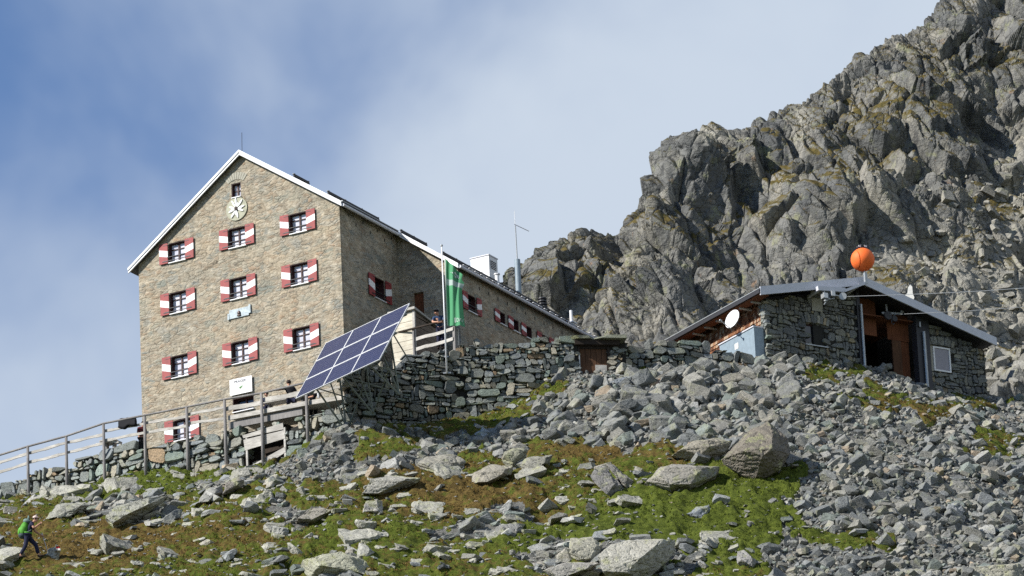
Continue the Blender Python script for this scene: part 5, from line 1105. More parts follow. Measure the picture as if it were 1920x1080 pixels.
m = MB(); m.box(rl[0]-.06, rl[0]-.004, FY, Dp+.4, rl[2]-.30, rl[2]-.12); m.build('eave_trim', MT['darkmetal'], rfo); m = MB(); m.box(rl[0]-.075, rl[0]-.0, FY, Dp+.4, rl[2]-.115, rl[2]-.075); m.build('drip_edge', MT['steel'], rfo)
m = MB()
for i in range(8): m.box(rl[0]+.16, .1, .2+i*.95, .28+i*.95, rl[2]-.42, rl[2]-.35)
m.build('rafter_end', MT['oldwood'], rfo); m = MB(); m.box(rl[0]+.02, rl[0]+.5, FY+.08, Dp, rl[2]-.345, rl[2]-.305); m.build('soffit', MT['redwood'], rfo)
def pane(par, q, y, fr, mt, nm='window', t_=.07, sill=True):
    a, b, lo, hi = q; f = MB(); f.box(a, a+t_, y-.04, y+.05, lo, hi); f.box(b-t_, b, y-.04, y+.05, lo, hi); f.box(a+t_, b-t_, y-.04, y+.05, lo, lo+t_); f.box(a+t_, b-t_, y-.04, y+.05, hi-t_, hi); o = f.build(nm, MT[fr], par)
    p = MB(); p.box(a+t_-.01, b-t_+.01, y+.0, y+.03, lo+t_-.01, hi-t_+.01); p.build('pane', MT[mt], o)
    if sill: s = MB(); s.box(a-.05, b+.05, -.1, y-.045, lo-.05, lo-.005); s.build('sill', MT['steel'], o)
    return o
pane(lh, w1, .16, 'frame', 'curtain_reflect' if False else 'darkpane'); w2i = (w2[0]+.24, w2[1]-.02, w2[2]+.02, w2[3]-.05); o = pane(lh, w2i, .02, 'shwhite', 'greypane', sill=False)
m = MB(); m.box(w2[0], w2[0]+.235, .03, .2, w2[2], w2[3]); m.box(w2[0]+.236, w2[1], .075, .2, w2[3]-.045, w2[3]); m.build('window_surround', MT['concrete'], lh)
m = MB(); m.box(v1[0], v1[1], .03, .1, v1[2], v1[3]+.3); m.build('vent_board', MT['concrete'], lh)
for q, nn in ((w1, 9), ((w2[0]+.1, w2[1], w2[2], w2[3]), 8)):
    m = MB(); cx = (q[0]+q[1])/2; wd = q[1]-q[0]+.3
    for i in range(nn):
        u = -.5+(i+.5)/nn; a = u*.55; bx0 = cx+u*wd; hh_ = .32+.1*(1-abs(u)*2); wv_ = wd/nn*.46; m.prism([(bx0-wv_, q[3]+.03-.06*u*u*4), (bx0+wv_, q[3]+.03-.06*u*u*4), (bx0+wv_+a*hh_, q[3]+hh_-.06*u*u*4), (bx0-wv_+a*hh_, q[3]+hh_-.06*u*u*4)], lambda p, k: (p[0], (-.075-.02*(i % 2), .05)[k], p[1]), palette(rndm, HP, 1.2))
    m.build('stone_arch', MT['wallstone'], lh, col=True)
zb2 = h(1616, 690)[2]-.8; zt2 = tw(pxl)
m = MB(); m.box(pxl-.07, pxl+.10, -.06, .28, zb2, tw(pxl)+.12); m.build('steel_post', MT['darkmetal'], lh); m = MB(); m.tube([(pxl+.10, -.14, zb2), (pxl+.10, -.14, zt2-.65)], .06, 8); m.build('downpipe', MT['steel'], lh)
m = MB(); m.box(pxr-.22, pxr2+.09, -.08, .30, zb2-.8, tw(pxr)+.12); m.build('steel_post', MT['darkmetal'], lh); m = MB(); m.tube([(pxr+.12, -.17, zb2-.8), (pxr+.12, -.17, tw(pxr)-.6)], .07, 8); m.tube([(pxr-.05, -.14, tw(pxr)-.4), (pxr-.05, -.14, tw(pxr)-.15)], .05, 6); m.build('downpipe', MT['steel'], lh)
# boarded opening
a0, a1 = pxl+.12, h(1655, 600)[0]; m = MB(); nb = 6; zl0, zl1 = h(1617, 618)[2], h(1654, 626)[2]
for i in range(nb): xa, xb = a0+(a1-a0)*i/nb, a0+(a1-a0)*(i+1)/nb-.008; m.box(xa, xb, .5, .55, zl0+(zl1-zl0)*i/nb*0, tw(a0)-.05)
m.build('gable_boards', MT['redwood'], lh)
b0, b1 = h(1676, 620)[0], pxr-.24; m = MB(); nb = 5; zl = h(1680, 630)[2]
for i in range(nb): xa, xb = b0+(b1-b0)*i/nb, b0+(b1-b0)*(i+1)/nb-.008; m.box(xa, xb, .5, .55, zl, tw(b0)-.1)
m.build('gable_boards', MT['redwood'], lh)
c0 = h(1687, 660)[0]; m = MB(); nb = 4
for i in range(nb): xa, xb = c0+(b1-c0)*i/nb, c0+(b1-c0)*(i+1)/nb-.008; m.box(xa, xb, .56, .6, zb2-.6, zl-.004)
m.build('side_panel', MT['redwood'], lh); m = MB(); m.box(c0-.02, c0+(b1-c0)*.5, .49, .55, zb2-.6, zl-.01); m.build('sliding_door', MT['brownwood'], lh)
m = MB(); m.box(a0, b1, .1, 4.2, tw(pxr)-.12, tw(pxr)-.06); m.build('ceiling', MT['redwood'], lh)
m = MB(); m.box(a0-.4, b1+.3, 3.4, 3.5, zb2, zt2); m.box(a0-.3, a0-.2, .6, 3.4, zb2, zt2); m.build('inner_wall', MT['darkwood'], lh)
cr = thing('cable_pulley', 'dark steel pulley and carriage hanging in the lift hut mouth', 'pulley', H.world(h(1668, 590, -.1)[0], -.1, h(1668, 592, -.1)[2]), H.a)
m = MB(); m.tube([(-.1, -.05, 0), (-.1, .05, 0)], .2, 16); m.tube([(.25, -.05, -.1), (.25, .05, -.1)], .14, 14); m.build('wheel', MT['darkmetal'], cr); m = MB(); m.bar((-.35, .08, .1), (.75, .08, .22), .06, .1); m.bar((-.1, .08, .1), (-.1, .08, .55), .07, .07); m.bar((.25, 0, -.1), (.3, .06, .2), .04, .04); m.box(.62, .78, -.02, .06, .24, .34); m.build('carriage', MT['steel'], cr)
m = MB(); m.tube([(.1, 0, -.1), (.08, 0, -.34), (.16, 0, -.40), (.22, 0, -.32)], .025, 6); m.build('hook', MT['darkmetal'], cr)
# gable crane with lamps, ball, dish, tank
gy = -1.0; ga, gb, gc = h(1532, 541, gy), h(1580, 544, gy), h(1622, 531, gy)
cb = thing('crane_beam', 'grey steel arm with white floodlights under the lift hut gable', 'crane', H.o, H.a)
m = MB(); m.bar((ga[0], gy, ga[2]), (gb[0]+.1, gy, gb[2]), .18, .2); m.bar((gb[0]+.05, gy-.06, gb[2]-.05), (gc[0], gy-.06, gc[2]), .10, .12); m.bar((ga[0]+.2, gy, ga[2]), (ga[0]+.2, .0, ga[2]-.05), .1, .1); m.bar((gc[0]-.3, gy, gc[2]-.12), (gc[0]-.3, .0, gc[2]-.2), .1, .1); m.build('beam', MT['greymetal'], cb)
m = MB(); m.box(gc[0]-.06, gc[0]+.05, gy-.12, gy+.0, gc[2]-.05, gc[2]+.48); m.build('bracket', MT['steel'], cb)
for px, py, w_ in ((1546, 555, .13), (1560, 551, .11)):
    c_ = h(px, py, gy-.05); l = MB(); l.box(c_[0]-w_, c_[0]+w_, gy-.15, gy+.05, c_[2]-.13, c_[2]+.13); l.bar((c_[0], gy-.05, c_[2]+.1), (c_[0], gy, gb[2]), .05, .05); lo_ = l.build('floodlight', MT['steel'], cb); l = MB(); l.box(c_[0]-w_+.02, c_[0]+w_-.02, gy-.165, gy-.152, c_[2]-.11, c_[2]+.11); l.build('lens', MT['shwhite'], lo_)
c_ = h(1580, 556, gy-.1); l = MB(); l.tube([(c_[0]-.03, gy-.16, c_[2]), (c_[0]+.06, gy-.02, c_[2]+.01)], .17, 14); l.bar((c_[0]-.5, gy-.05, c_[2]+.05), (c_[0], gy-.05, c_[2]), .04, .04); l.bar((c_[0], gy-.02, c_[2]), (c_[0], gy, gb[2]), .04, .04); l.build('sheave', MT['steel'], cb)
l = MB(); c_ = h(1548, 568, gy-.1); l.ball((c_[0], gy-.1, c_[2]+.1), .08, 1, 1, .7); l.ball((c_[0]+.2, gy-.1, c_[2]+.22), .06); l.tube([(c_[0]-.1, gy-.1, c_[2]-.1), (c_[0]+.1, gy-.1, c_[2]+.15), (c_[0]+.5, gy-.1, c_[2]+.3)], .025, 6); l.build('cable_loop', MT['steel'], cb)
ob = h(1617.5, 487, -.5); ball = thing('marker_ball', 'bright orange marker ball on a mast over the gable', 'marker ball', H.world(ob[0], ob[1], ob[2]), H.a); R_ = .535
for s_ in (-1, 1):
    m = MB(); m.ball((0, 0, 0), R_, 1, 1, 1, 48, 28); bm = bmesh.new(); bm.from_mesh(m.mesh('q')); q_ = Vector((.93, -.2, .12)).normalized()
    bmesh.ops.bisect_plane(bm, geom=bm.verts[:]+bm.edges[:]+bm.faces[:], plane_co=q_*(-.58*R_+.02*s_), plane_no=q_*(-s_), clear_outer=True); ed = [e for e in bm.edges if len(e.link_faces) < 2]; bmesh.ops.edgeloop_fill(bm, edges=ed)
    me = bpy.data.meshes.new('half'); bm.to_mesh(me); bm.free(); me.shade_smooth(); 
    try: me.set_sharp_from_angle(angle=.8)
    except Exception: pass
    link('half_shell', me, MT['orange'], ball)
m = MB(); m.tube([(0.05, 0, -1.3), (0.05, 0, .60)], .035, 8); m.build('mast', MT['steel'], ball); m = MB(); m.box(-.25, .38, -.08, .08, R_-.0, R_+.09); m.tube([(.3, 0, R_), (.55, 0, R_-.22)], .07, 6); m.box(-.1, .12, -.1, .1, R_+.095, R_+.17); m.build('clamp', MT['darkmetal'], ball); m = MB(); m.box(-.24, -.12, -.1, -.082, R_+.02, R_+.1); m.box(.05, .2, -.12, -.102, R_+.05, R_+.14); m.build('clamp_plate', MT['white'], ball)
dc = H.hitx(1373, 598, -.95); ds = thing('satellite_dish', 'white satellite dish on the shingled side of the lift hut', 'dish', H.world(-.95, dc[1], dc[2]), 0)
m = MB(); nr, na = 6, 28; vs = [(0, 0, -.10)]; fs = []
for r_ in range(1, nr+1):
    for a in range(na): q_ = r_/nr; vs.append((.42*q_*math.cos(a*2*math.pi/na), .47*q_*math.sin(a*2*math.pi/na), -.10+.10*q_*q_))
fs = [(0, 1+a, 1+(a+1) % na) for a in range(na)]+[(1+r_*na+a, 1+(r_+1)*na+a, 1+(r_+1)*na+(a+1) % na, 1+r_*na+(a+1) % na) for r_ in range(nr-1) for a in range(na)]
m.add(vs, fs); dq_ = Vector((-.66, -.66, .30)).to_track_quat('Z', 'Y').to_matrix().to_4x4(); o = m.build('reflector', MT['white'], ds, True); o.matrix_local = dq_; md = o.modifiers.new('t', 'SOLIDIFY'); md.thickness = .02
m = MB(); m.tube([(.0, -.50, -.02), (0, -.48, .62)], .018, 6); m.ball((0, -.46, .66), .06, 1, 1, 1.3); o = m.build('feed_arm', MT['steel'], ds); o.matrix_local = dq_
m = MB(); m.tube([(0, 0, -.12), (.0, 0, -.55)], .04, 6); o = m.build('mount', MT['darkmetal'], ds); o.matrix_local = dq_
k1_ = H.hitx(1411, 615, -.55); tk = thing('metal_tank', 'blue grey metal tank against the shingled wall behind the stone wall', 'tank', H.o, H.a); zt3 = H.hitx(1411, 616, -.55)[2]
m = MB(); m.box(-.62, -.12, .12, 2.9, zt3-2.2, zt3); m.build('body', MT['bluegrey'], tk); m = MB(); m.box(-.66, -.1, .1, 2.95, zt3+.003, zt3+.06); m.build('lid', MT['greymetal'], tk); pq = H.hitx(1380, 650, -.63); m = MB(); m.box(-.632, -.622, pq[1]-.18, pq[1]+.1, pq[2]-.12, pq[2]+.14); m.build('label_plate', MT['paint'], tk)
for (p, q, lb) in (((1585, 556, gy-.1), (2300, 500, 228.0), 'upper thin lift cable running right from the gable sheave'), ((1668, 590, -.1), (2300, 528, 228.0), 'lower thin lift cable running right from the pulley in the hut mouth')):
    A0 = H.world(*H.hit(*p)); B0 = at(*q); m = MB(); m.tube([A0+(B0-A0)*k+np.array([0, 0, -.25*math.sin(math.pi*k)]) for k in np.linspace(0, 1, 9)], .011, 6); o = m.build('lift_cable', MT['steel']); tag(o, lb, 'cable')
# ------------------------------------------------------------------ boulders with a shape of their own
def boulder(name, label, pts, depth, col, seed, mat='boulder', front=.62, rough=1.0, dy=0.0, cat='boulder', group=None):
    xs, ys = [p[0] for p in pts], [p[1] for p in pts]; g_ = ground((min(xs)+max(xs))/2, min(1078, max(ys)-0.12*(max(ys)-min(ys)))); Fr = Frame(g_, 0.0)
    out = [(lambda q: (q[0], q[2]))(Fr.hit(px, py)) for px, py in pts]; rnd = random.Random(seed)
    cx, cz = sum(p[0] for p in out)/len(out), sum(p[1] for p in out)/len(out); lo = min(p[1] for p in out)
    ox, oz = rnd.uniform(-.15, .05), rnd.uniform(-.12, .02); w_ = max(xs)-min(xs); w_ = w_/46
    bm = bmesh.new()
    for s_, y, sx_2, sz_2 in ((front, -depth*.5, ox*w_, oz*w_), (1.0, 0.0, 0, 0), (.93, depth*.35, 0, 0), (.6, depth*.6, 0, 0)):
        for x, z in out: bm.verts.new((cx+(x-cx)*s_+sx_2+rnd.uniform(-.05, .05)*w_, y+rnd.uniform(-.08, .08)*depth+(z-cz)*.45, cz+(z-cz)*s_+sz_2-(.25 if z < lo+.12 else 0)))
    r = bmesh.ops.convex_hull(bm, input=bm.verts[:]); bmesh.ops.delete(bm, geom=list({e for e in r['geom_interior'] if isinstance(e, bmesh.types.BMVert)}), context='VERTS')
    bmesh.ops.dissolve_limit(bm, angle_limit=math.radians(13), verts=bm.verts[:], edges=bm.edges[:])
    bmesh.ops.bevel(bm, geom=bm.edges[:], offset=.02, segments=1, affect='EDGES'); bmesh.ops.triangulate(bm, faces=bm.faces[:])
    for _ in range(5):
        ed = [e for e in bm.edges if e.calc_length() > .085]
        if not ed or len(bm.verts) > 14000: break
        bmesh.ops.subdivide_edges(bm, edges=ed, cuts=1); bmesh.ops.triangulate(bm, faces=[f_ for f_ in bm.faces if len(f_.verts) > 3])
    bm.normal_update(); co = np.array([v.co for v in bm.verts]); nr = np.array([v.normal for v in bm.verts])
    p_ = co[:, 0]+co[:, 1]*.6+seed*3.1; q_ = co[:, 2]*1.4-co[:, 1]*.7+co[:, 0]*.35
    h_, e_, _ = blocks(p_, q_, .5, seed, .5, .5, .35); h2, e2_, _ = blocks(p_, q_, .16, seed+9, .5, .5, .2); dsp = (h_*.10+h2*.12-np.exp(-e_*12)*.035+fbm(p_*5, q_*8, seed, 3)*.012-.02)*rough
    for v, d, n_ in zip(bm.verts, dsp, nr): v.co += Vector(n_)*float(d)
    me = bpy.data.meshes.new(name); bm.to_mesh(me); bm.free(); o = link(name, me, MT[mat]); o.location = g_+np.array([0, dy, 0]); o.color = (*col, 1); return tag(o, label, cat, group)
GY, PL, DKB, BL, TN = (.24, .24, .225), (.36, .35, .31), (.165, .15, .125), (.22, .245, .27), (.33, .25, .18)
BO = [
 ('big dark brown pyramid shaped boulder standing on the bright green moss', [(1356, 868), (1362, 845), (1385, 815), (1400, 800), (1430, 787), (1440, 783), (1462, 800), (1476, 818), (1480, 855), (1460, 890), (1420, 900), (1380, 895)], 1.9, (.185, .165, .135), .5),
 ('long cracked grey slab leaning against the big dark boulder from the left', [(1205, 905), (1240, 872), (1265, 865), (1320, 868), (1348, 872), (1345, 895), (1300, 916), (1255, 920)], 1.5, (.29, .275, .24), .6),
 ('flat tan slab resting behind the big dark boulder', [(1257, 857), (1300, 825), (1345, 815), (1368, 825), (1360, 850), (1320, 862)], 1.3, (.27, .25, .20), .5),
 ('large pale slab with yellow lichen at the bottom edge right of the middle', [(1123, 1055), (1150, 1020), (1190, 1008), (1267, 1008), (1268, 1030), (1240, 1062), (1200, 1088), (1140, 1088)], 1.8, (.40, .39, .34), .75),
 ('wide pale lichen covered boulder at the bottom edge left of the middle', [(563, 1050), (590, 1042), (620, 1045), (650, 1032), (680, 1050), (712, 1088), (580, 1088)], 1.6, (.36, .36, .28), .6),
 ('smooth rounded pale boulder bedded in rust brown heath', [(672, 925), (700, 900), (745, 887), (790, 895), (785, 905), (720, 924)], 1.5, PL, .7),
 ('blunt two toned block beside the rust brown heath', [(780, 868), (800, 850), (850, 846), (870, 865), (866, 885), (825, 888), (790, 880)], 1.2, (.27, .26, .22), .5),
 ('low wedge shaped tan boulder below the blunt lichen block', [(878, 902), (885, 885), (920, 868), (965, 872), (960, 890), (910, 903)], 1.2, (.30, .28, .23), .6),
 ('square edged slab right of the blunt lichen block', [(975, 872), (990, 855), (1035, 850), (1030, 872), (990, 887)], 1.0, (.24, .235, .20), .6),
 ('blunt grey block with yellow green lichen on its top', [(940, 865), (945, 845), (965, 835), (990, 840), (985, 862), (960, 877)], .9, (.25, .25, .19), .55),
 ('steep dark grey slab split along its length', [(1108, 885), (1118, 868), (1135, 868), (1168, 915), (1152, 930), (1115, 907)], .8, (.20, .195, .185), .7),
 ('narrow leaning slab tucked behind the split dark slab', [(1135, 865), (1150, 866), (1188, 905), (1180, 917), (1160, 905)], .8, (.23, .22, .20), .7),
 ('upright pale block with a yellow lichen cap near the bottom edge', [(1063, 1042), (1068, 1005), (1110, 1003), (1132, 1020), (1112, 1047), (1085, 1050)], 1.0, (.34, .33, .27), .6),
 ('flat grey slab lying under the upright lichen capped block', [(1018, 1070), (1060, 1050), (1122, 1054), (1110, 1072), (1050, 1084)], 1.0, (.31, .30, .27), .7),
 ('bluish angular stone alone on the bright green moss', [(1285, 965), (1305, 948), (1330, 943), (1332, 955), (1318, 970)], .6, BL, .5),
 ('wide pale flat slab on the moss between hiker and railing', [(200, 978), (230, 950), (270, 932), (312, 925), (300, 947), (255, 977), (215, 987)], 1.3, (.36, .36, .31), .75),
 ('dark fronted flat boulder on the moss just above the hiker', [(83, 968), (105, 943), (160, 938), (166, 948), (130, 963)], 1.2, (.30, .30, .26), .7),
 ('grey wedge shaped boulder under the fourth railing post', [(362, 940), (385, 915), (415, 905), (420, 925), (395, 938)], 1.0, (.27, .27, .25), .6),
 ('brownish rounded block beside the grey wedge shaped boulder', [(415, 927), (420, 905), (440, 893), (458, 897), (455, 913)], .8, (.25, .23, .20), .6),
 ('upright pale block in the middle of the heath slope', [(676, 960), (690, 935), (720, 937), (721, 957)], .6, (.36, .35, .32), .6),
 ('small pale square stone in green moss at the lower left', [(508, 1004), (510, 983), (540, 988), (543, 1002)], .5, (.33, .33, .30), .6),
 ('thin dark rimmed slab jutting out of the heath', [(548, 972), (575, 958), (612, 955), (632, 963), (585, 974)], .9, (.30, .28, .24), .8),
 ('grey block at the mouth of the dark hollow under the heath', [(922, 1006), (930, 985), (965, 975), (982, 985), (976, 1007)], .8, GY, .6),
 ('pale pointed stone sticking out of moss below the hollow', [(665, 1042), (672, 1012), (690, 1020), (702, 1035), (690, 1045)], .5, (.35, .35, .31), .5),
 ('dark rounded block in the middle of the right scree', [(1778, 916), (1785, 898), (1810, 896), (1832, 914), (1815, 928), (1790, 928)], .9, (.19, .19, .175), .6),
 ('tall grey block below the dark rounded block in the right scree', [(1772, 955), (1778, 940), (1800, 937), (1809, 960), (1795, 977), (1775, 972)], .8, (.24, .255, .26), .6),
 ('orange tinted flat stone in the scree below the cellar door', [(1200, 718), (1235, 707), (1257, 714), (1240, 727)], .7, (.40, .27, .19), .7),
 ('blue grey block in the scree just right of the cellar door', [(1143, 718), (1172, 702), (1195, 708), (1187, 722), (1150, 727)], .8, BL, .6),
 ('grey slab in the scree between the orange stone and the lift hut', [(1258, 717), (1265, 705), (1297, 702), (1302, 720)], .7, GY, .65),
 ('long dark slab wedged into the scree right of the big dark boulder', [(1474, 822), (1500, 808), (1535, 810), (1540, 828), (1500, 838)], .9, (.19, .195, .195), .7),
 ('tan slab at the right end of the bottom edge', [(1790, 1080), (1830, 1058), (1925, 1052), (1930, 1088), (1800, 1090)], 1.2, (.34, .33, .27), .75),
 ('broad grey slab at the bottom edge under the right scree', [(1630, 1088), (1680, 1064), (1760, 1066), (1785, 1088)], 1.1, (.30, .295, .26), .75),
 ('triangular grey boulder at the bottom between moss and scree', [(1380, 1060), (1382, 1030), (1398, 1027), (1420, 1050), (1415, 1064)], .7, (.27, .265, .25), .5),
 ('bluish pointed stone on yellow moss below the flagpole wall', [(888, 815), (905, 797), (922, 812), (912, 820)], .6, (.30, .335, .36), .5),
]
for i, (lb, pts, dpt, c_, fr_) in enumerate(BO): boulder('boulder', lb, pts, dpt, c_, 500+i*7, front=fr_)
# pale slabs breaking through the heath
rs2 = random.Random(21); k = 0
slab = [rock(400+i, (1.5, 1.0, .28), 8, 2, .7) for i in range(8)]
for me in slab: me.materials.append(MT['boulder'])
j_, i_ = moss_c; tries = 0
while k < 180 and tries < 4000:
    tries += 1; q_ = rs2.randrange(len(i_)); x, y = CX[i_[q_]], CY[j_[q_]]; z = float(GZ(x, y)); px, py = pixels(np.array([x, y, z]))
    if not (0 < px < 1400 and 885 < py < 1080) or (1220 < px and py < 1000): continue
    if 15 < px < 135 and 950 < py: continue
    if any(((px-a)/c_)**2+((py-b)/d_)**2 < 1 for a, b, c_, d_ in ((860, 925, 150, 30), (1370, 955, 110, 50), (330, 1015, 190, 20))) and rs2.random() < .8: continue
    s_ = .30*(1-rs2.random())**(-1/2.0); s_ = min(s_, 1.25)
    o = link('flat_rock', slab[k % 8]); v_ = rs2.uniform(.85, 1.25); o.color = (.33*v_, .325*v_, .28*v_, 1)
    o.matrix_world = Matrix.Translation((x, y, z+.02*s_)) @ Matrix.Rotation(rs2.gauss(.35, .35), 4, 'Z') @ Matrix.Rotation(rs2.gauss(.62, .18), 4, 'X') @ Matrix.Rotation(rs2.gauss(0, .15), 4, 'Y') @ Matrix.Diagonal((s_, s_*rs2.uniform(.7, 1.1), s_*rs2.uniform(.8, 1.5), 1))
    tag(o, f"{'wide' if s_ > .6 else 'small'} pale flat slab breaking through the heath {'near the hiker' if px < 350 else 'below the wooden hatch' if px < 680 else 'below the rust brown heath' if px < 1100 else 'beside the bright green moss'}", 'rock', 'slabs breaking through the heath'); k += 1
# marked stones
g_ = ground(104, 1040); mk = boulder('marker_stone', 'grey stone with a red and white trail mark just ahead of the hiker', [(80, 1040), (90, 1029), (106, 1022), (113, 1028), (110, 1040), (95, 1044)], .55, (.33, .33, .29), 901, front=.6, cat='trail mark')
for nm, mt, pts in (('red_mark', 'redpaint', [(105, 1026), (112, 1024), (112, 1028), (106, 1029)]), ('white_mark', 'paint', [(105, 1029), (113, 1028), (113, 1032), (107, 1032)])):
    Fr = Frame(np.array(mk.location), 0.0); m = MB(); q2_ = [Fr.hit(px, py, -.30) for px, py in pts]; m.prism([(a[0], a[2]) for a in q2_], lambda p, k: (p[0], (-.33, -.05)[k], p[1])); m.build(nm, MT[mt], mk)
Fr = Frame(at(1705, 563, 259.5), 0.0); m = MB(); pts = [Fr.hit(px, py) for px, py in ((1693, 565), (1697, 556), (1701, 552), (1702, 542), (1706, 536), (1710, 540), (1711, 553), (1714, 560), (1712, 566))]
m.prism([(a[0], a[2]) for a in pts], lambda p, k: (p[0]*(1, .7)[k], (-.2, .25)[k], p[1])); o = m.build('painted_rock', MT['paint']); o.location = Fr.o; tag(o, 'white painted rock on the slope above the lift hut roof', 'painted rock')

# ------------------------------------------------------------------ people
def skinmesh(name, nodes, edges, mat, parent, sub=1):
    """nodes: {key: (x, y, z, r)}; grows one continuous tapered surface along the edges"""
    ks = list(nodes); me = bpy.data.meshes.new(name); me.from_pydata([nodes[k][:3] for k in ks], [(ks.index(a), ks.index(b)) for a, b in edges], []); o = bpy.data.objects.new(name, me); C.objects.link(o)
    md = o.modifiers.new('s', 'SKIN'); md.use_smooth_shade = True
    for k, d in zip(ks, me.skin_vertices[0].data): r_ = nodes[k][3]; d.radius = r_ if isinstance(r_, tuple) else (r_, r_)
    me.skin_vertices[0].data[0].use_root = True
    sb = o.modifiers.new('d', 'SUBSURF'); sb.levels = sub; sb.render_levels = sub
    bpy.context.view_layer.update(); nm = bpy.data.meshes.new_from_object(o.evaluated_get(bpy.context.evaluated_depsgraph_get())); bpy.data.objects.remove(o); nm.name = name
    return link(name, nm, MT[mat], parent)
def lerp(a, b, t): return tuple(x+(y-x)*t for x, y in zip(a, b))
def person(label, loc, J, shirt, legs, sleeves=.45, hair='hair', face=(-.5, -.8), hat=None, hatmat=None, hands=None, shoes='hair'):
    """J holds the joints in metres: hip, waist, chest, neck, head, and per side S(houlder) E(lbow) W(rist) H(ip) K(nee) A(nkle) T(oe)"""
    p = thing('person', label, 'person', loc); nd = {}; ed = []
    def add(k, c, r): nd[k] = (*c, r)
    add('hip', J['hip'], .115); add('waist', J['waist'], .105); add('chest', J['chest'], .10); add('neck', J['neck'], .050); ed += [('hip', 'waist'), ('waist', 'chest'), ('chest', 'neck')]
    hd = Vector(J['head']); fv = Vector((face[0], face[1], 0)).normalized()
    add('skull', tuple(hd-Vector((0, 0, .045))), .075); add('crown', tuple(hd+Vector((0, 0, .06))), .085); ed += [('neck', 'skull'), ('skull', 'crown')]
    add('nose', tuple(hd+fv*.10+Vector((0, 0, -.02))), .018); ed.append(('skull', 'nose')); add('chin', tuple(hd+fv*.07+Vector((0, 0, -.10))), .035); ed.append(('skull', 'chin'))
    for s in 'LR':
        if 'S'+s in J:
            S_, E_, W_ = J['S'+s], J['E'+s], J['W'+s]; add('S'+s, S_, .066); add('E'+s, E_, .050); add('W'+s, W_, .034); ed += [('chest', 'S'+s), ('S'+s, 'E'+s), ('E'+s, 'W'+s)]
            d = (Vector(W_)-Vector(E_)).normalized(); sd = d.cross(Vector((0.2, 1, .1))).normalized(); pm = Vector(W_)+d*.07; add('P'+s, tuple(pm), (.034, .022)); ed.append(('W'+s, 'P'+s))
            cu = d.cross(sd).normalized()*(.5)
            for f_, (o_, l_) in enumerate(((-.033, .068), (-.011, .078), (.011, .073), (.033, .058))):
                a1_ = pm+sd*o_+d*.03; a2_ = a1_+(d+cu*.4).normalized()*l_*.5; a3_ = a2_+(d*.5+cu).normalized()*l_*.5
                for n_, c_ in (('a', a1_), ('b', a2_), ('c', a3_)): add(f'F{s}{f_}{n_}', tuple(c_), .0095)
                ed += [('P'+s, f'F{s}{f_}a'), (f'F{s}{f_}a', f'F{s}{f_}b'), (f'F{s}{f_}b', f'F{s}{f_}c')]
            a1_ = pm-sd*.045-d*.02; add(f'T{s}a', tuple(a1_), .011); add(f'T{s}b', tuple(a1_-sd*.02+d*.04+cu*.03), .010); ed += [('P'+s, f'T{s}a'), (f'T{s}a', f'T{s}b')]
        if 'H'+s in J:
            add('H'+s, J['H'+s], .088); add('K'+s, J['K'+s], .056); add('A'+s, J['A'+s], .040); add('Q'+s, J['T'+s], .036); ed += [('hip', 'H'+s), ('H'+s, 'K'+s), ('K'+s, 'A'+s), ('A'+s, 'Q'+s)]
    body = skinmesh('body', nd, ed, 'skin', p)
    n2_ = {k: nd[k] for k in ('hip', 'waist', 'chest')}; n2_['hip'] = (*J['hip'], .135); n2_['waist'] = (*J['waist'], .132); n2_['chest'] = (*lerp(J['chest'], J['neck'], .15), .158); n2_['col'] = (*lerp(J['chest'], J['neck'], .66), .098); e2 = [('hip', 'waist'), ('waist', 'chest'), ('chest', 'col')]
    for s in 'LR':
        if 'S'+s in J: n2_['S'+s] = (*J['S'+s], .082); n2_['E'+s] = (*lerp(J['S'+s], J['E'+s], sleeves*1.7 if sleeves < .6 else 1), .066 if sleeves < .6 else .058); e2 += [('chest', 'S'+s), ('S'+s, 'E'+s)]
        if 'S'+s in J and sleeves >= .9: n2_['W'+s] = (*lerp(J['E'+s], J['W'+s], .9), .045); e2.append(('E'+s, 'W'+s))
    skinmesh('shirt', n2_, e2, shirt, p)
    if 'HL' in J:
        n3 = {'hip': (*J['hip'], .142)}; e3 = []
        for s in 'LR': n3['H'+s] = (*J['H'+s], .122); n3['K'+s] = (*J['K'+s], .092); n3['A'+s] = (*lerp(J['K'+s], J['A'+s], .92), .080); e3 += [('hip', 'H'+s), ('H'+s, 'K'+s), ('K'+s, 'A'+s)]
        skinmesh('trousers', n3, e3, legs, p)
        for s in 'LR':
            A_, T_ = Vector(J['A'+s]), Vector(J['T'+s]); m = MB(); c_ = A_*.5+T_*.5; d = (T_-A_); m.ball((0, 0, 0), .085, 1.6, .62, .62, 12, 8); m.xform(Matrix.Translation(A_+d*.42+Vector((0, 0, -.02))) @ Matrix.Rotation(math.atan2(d.y, d.x), 4, 'Z')); m.build('shoe', MT[shoes], p, True)
    m = MB(); m.ball(tuple(hd-fv*.022+Vector((0, 0, .045))), .108, 1, 1, .95, 14, 10); m.v = [v for v in m.v]; ho = m.build('hair', MT[hair], p, True)
    m = MB(); sdv = Vector((-fv.y, fv.x, 0))
    for q in (-1, 1): m.ball(tuple(hd+fv*.088+sdv*.033*q+Vector((0, 0, .008))), .013, 1, 1, .8, 8, 6)
    m.build('eyes', MT['hair'], p)
    m = MB(); c_ = hd+fv*.085+Vector((0, 0, -.065)); m.bar(c_-sdv*.025, c_+sdv*.025, .02, .010); m.build('mouth', MT['maroon'], p)
    m = MB()
    for q in (-1, 1): m.ball(tuple(hd+sdv*.088*q-fv*.005+Vector((0, 0, -.01))), .028, .6, .6, 1, 8, 6)
    m.build('ears', MT['skin'], p, True)
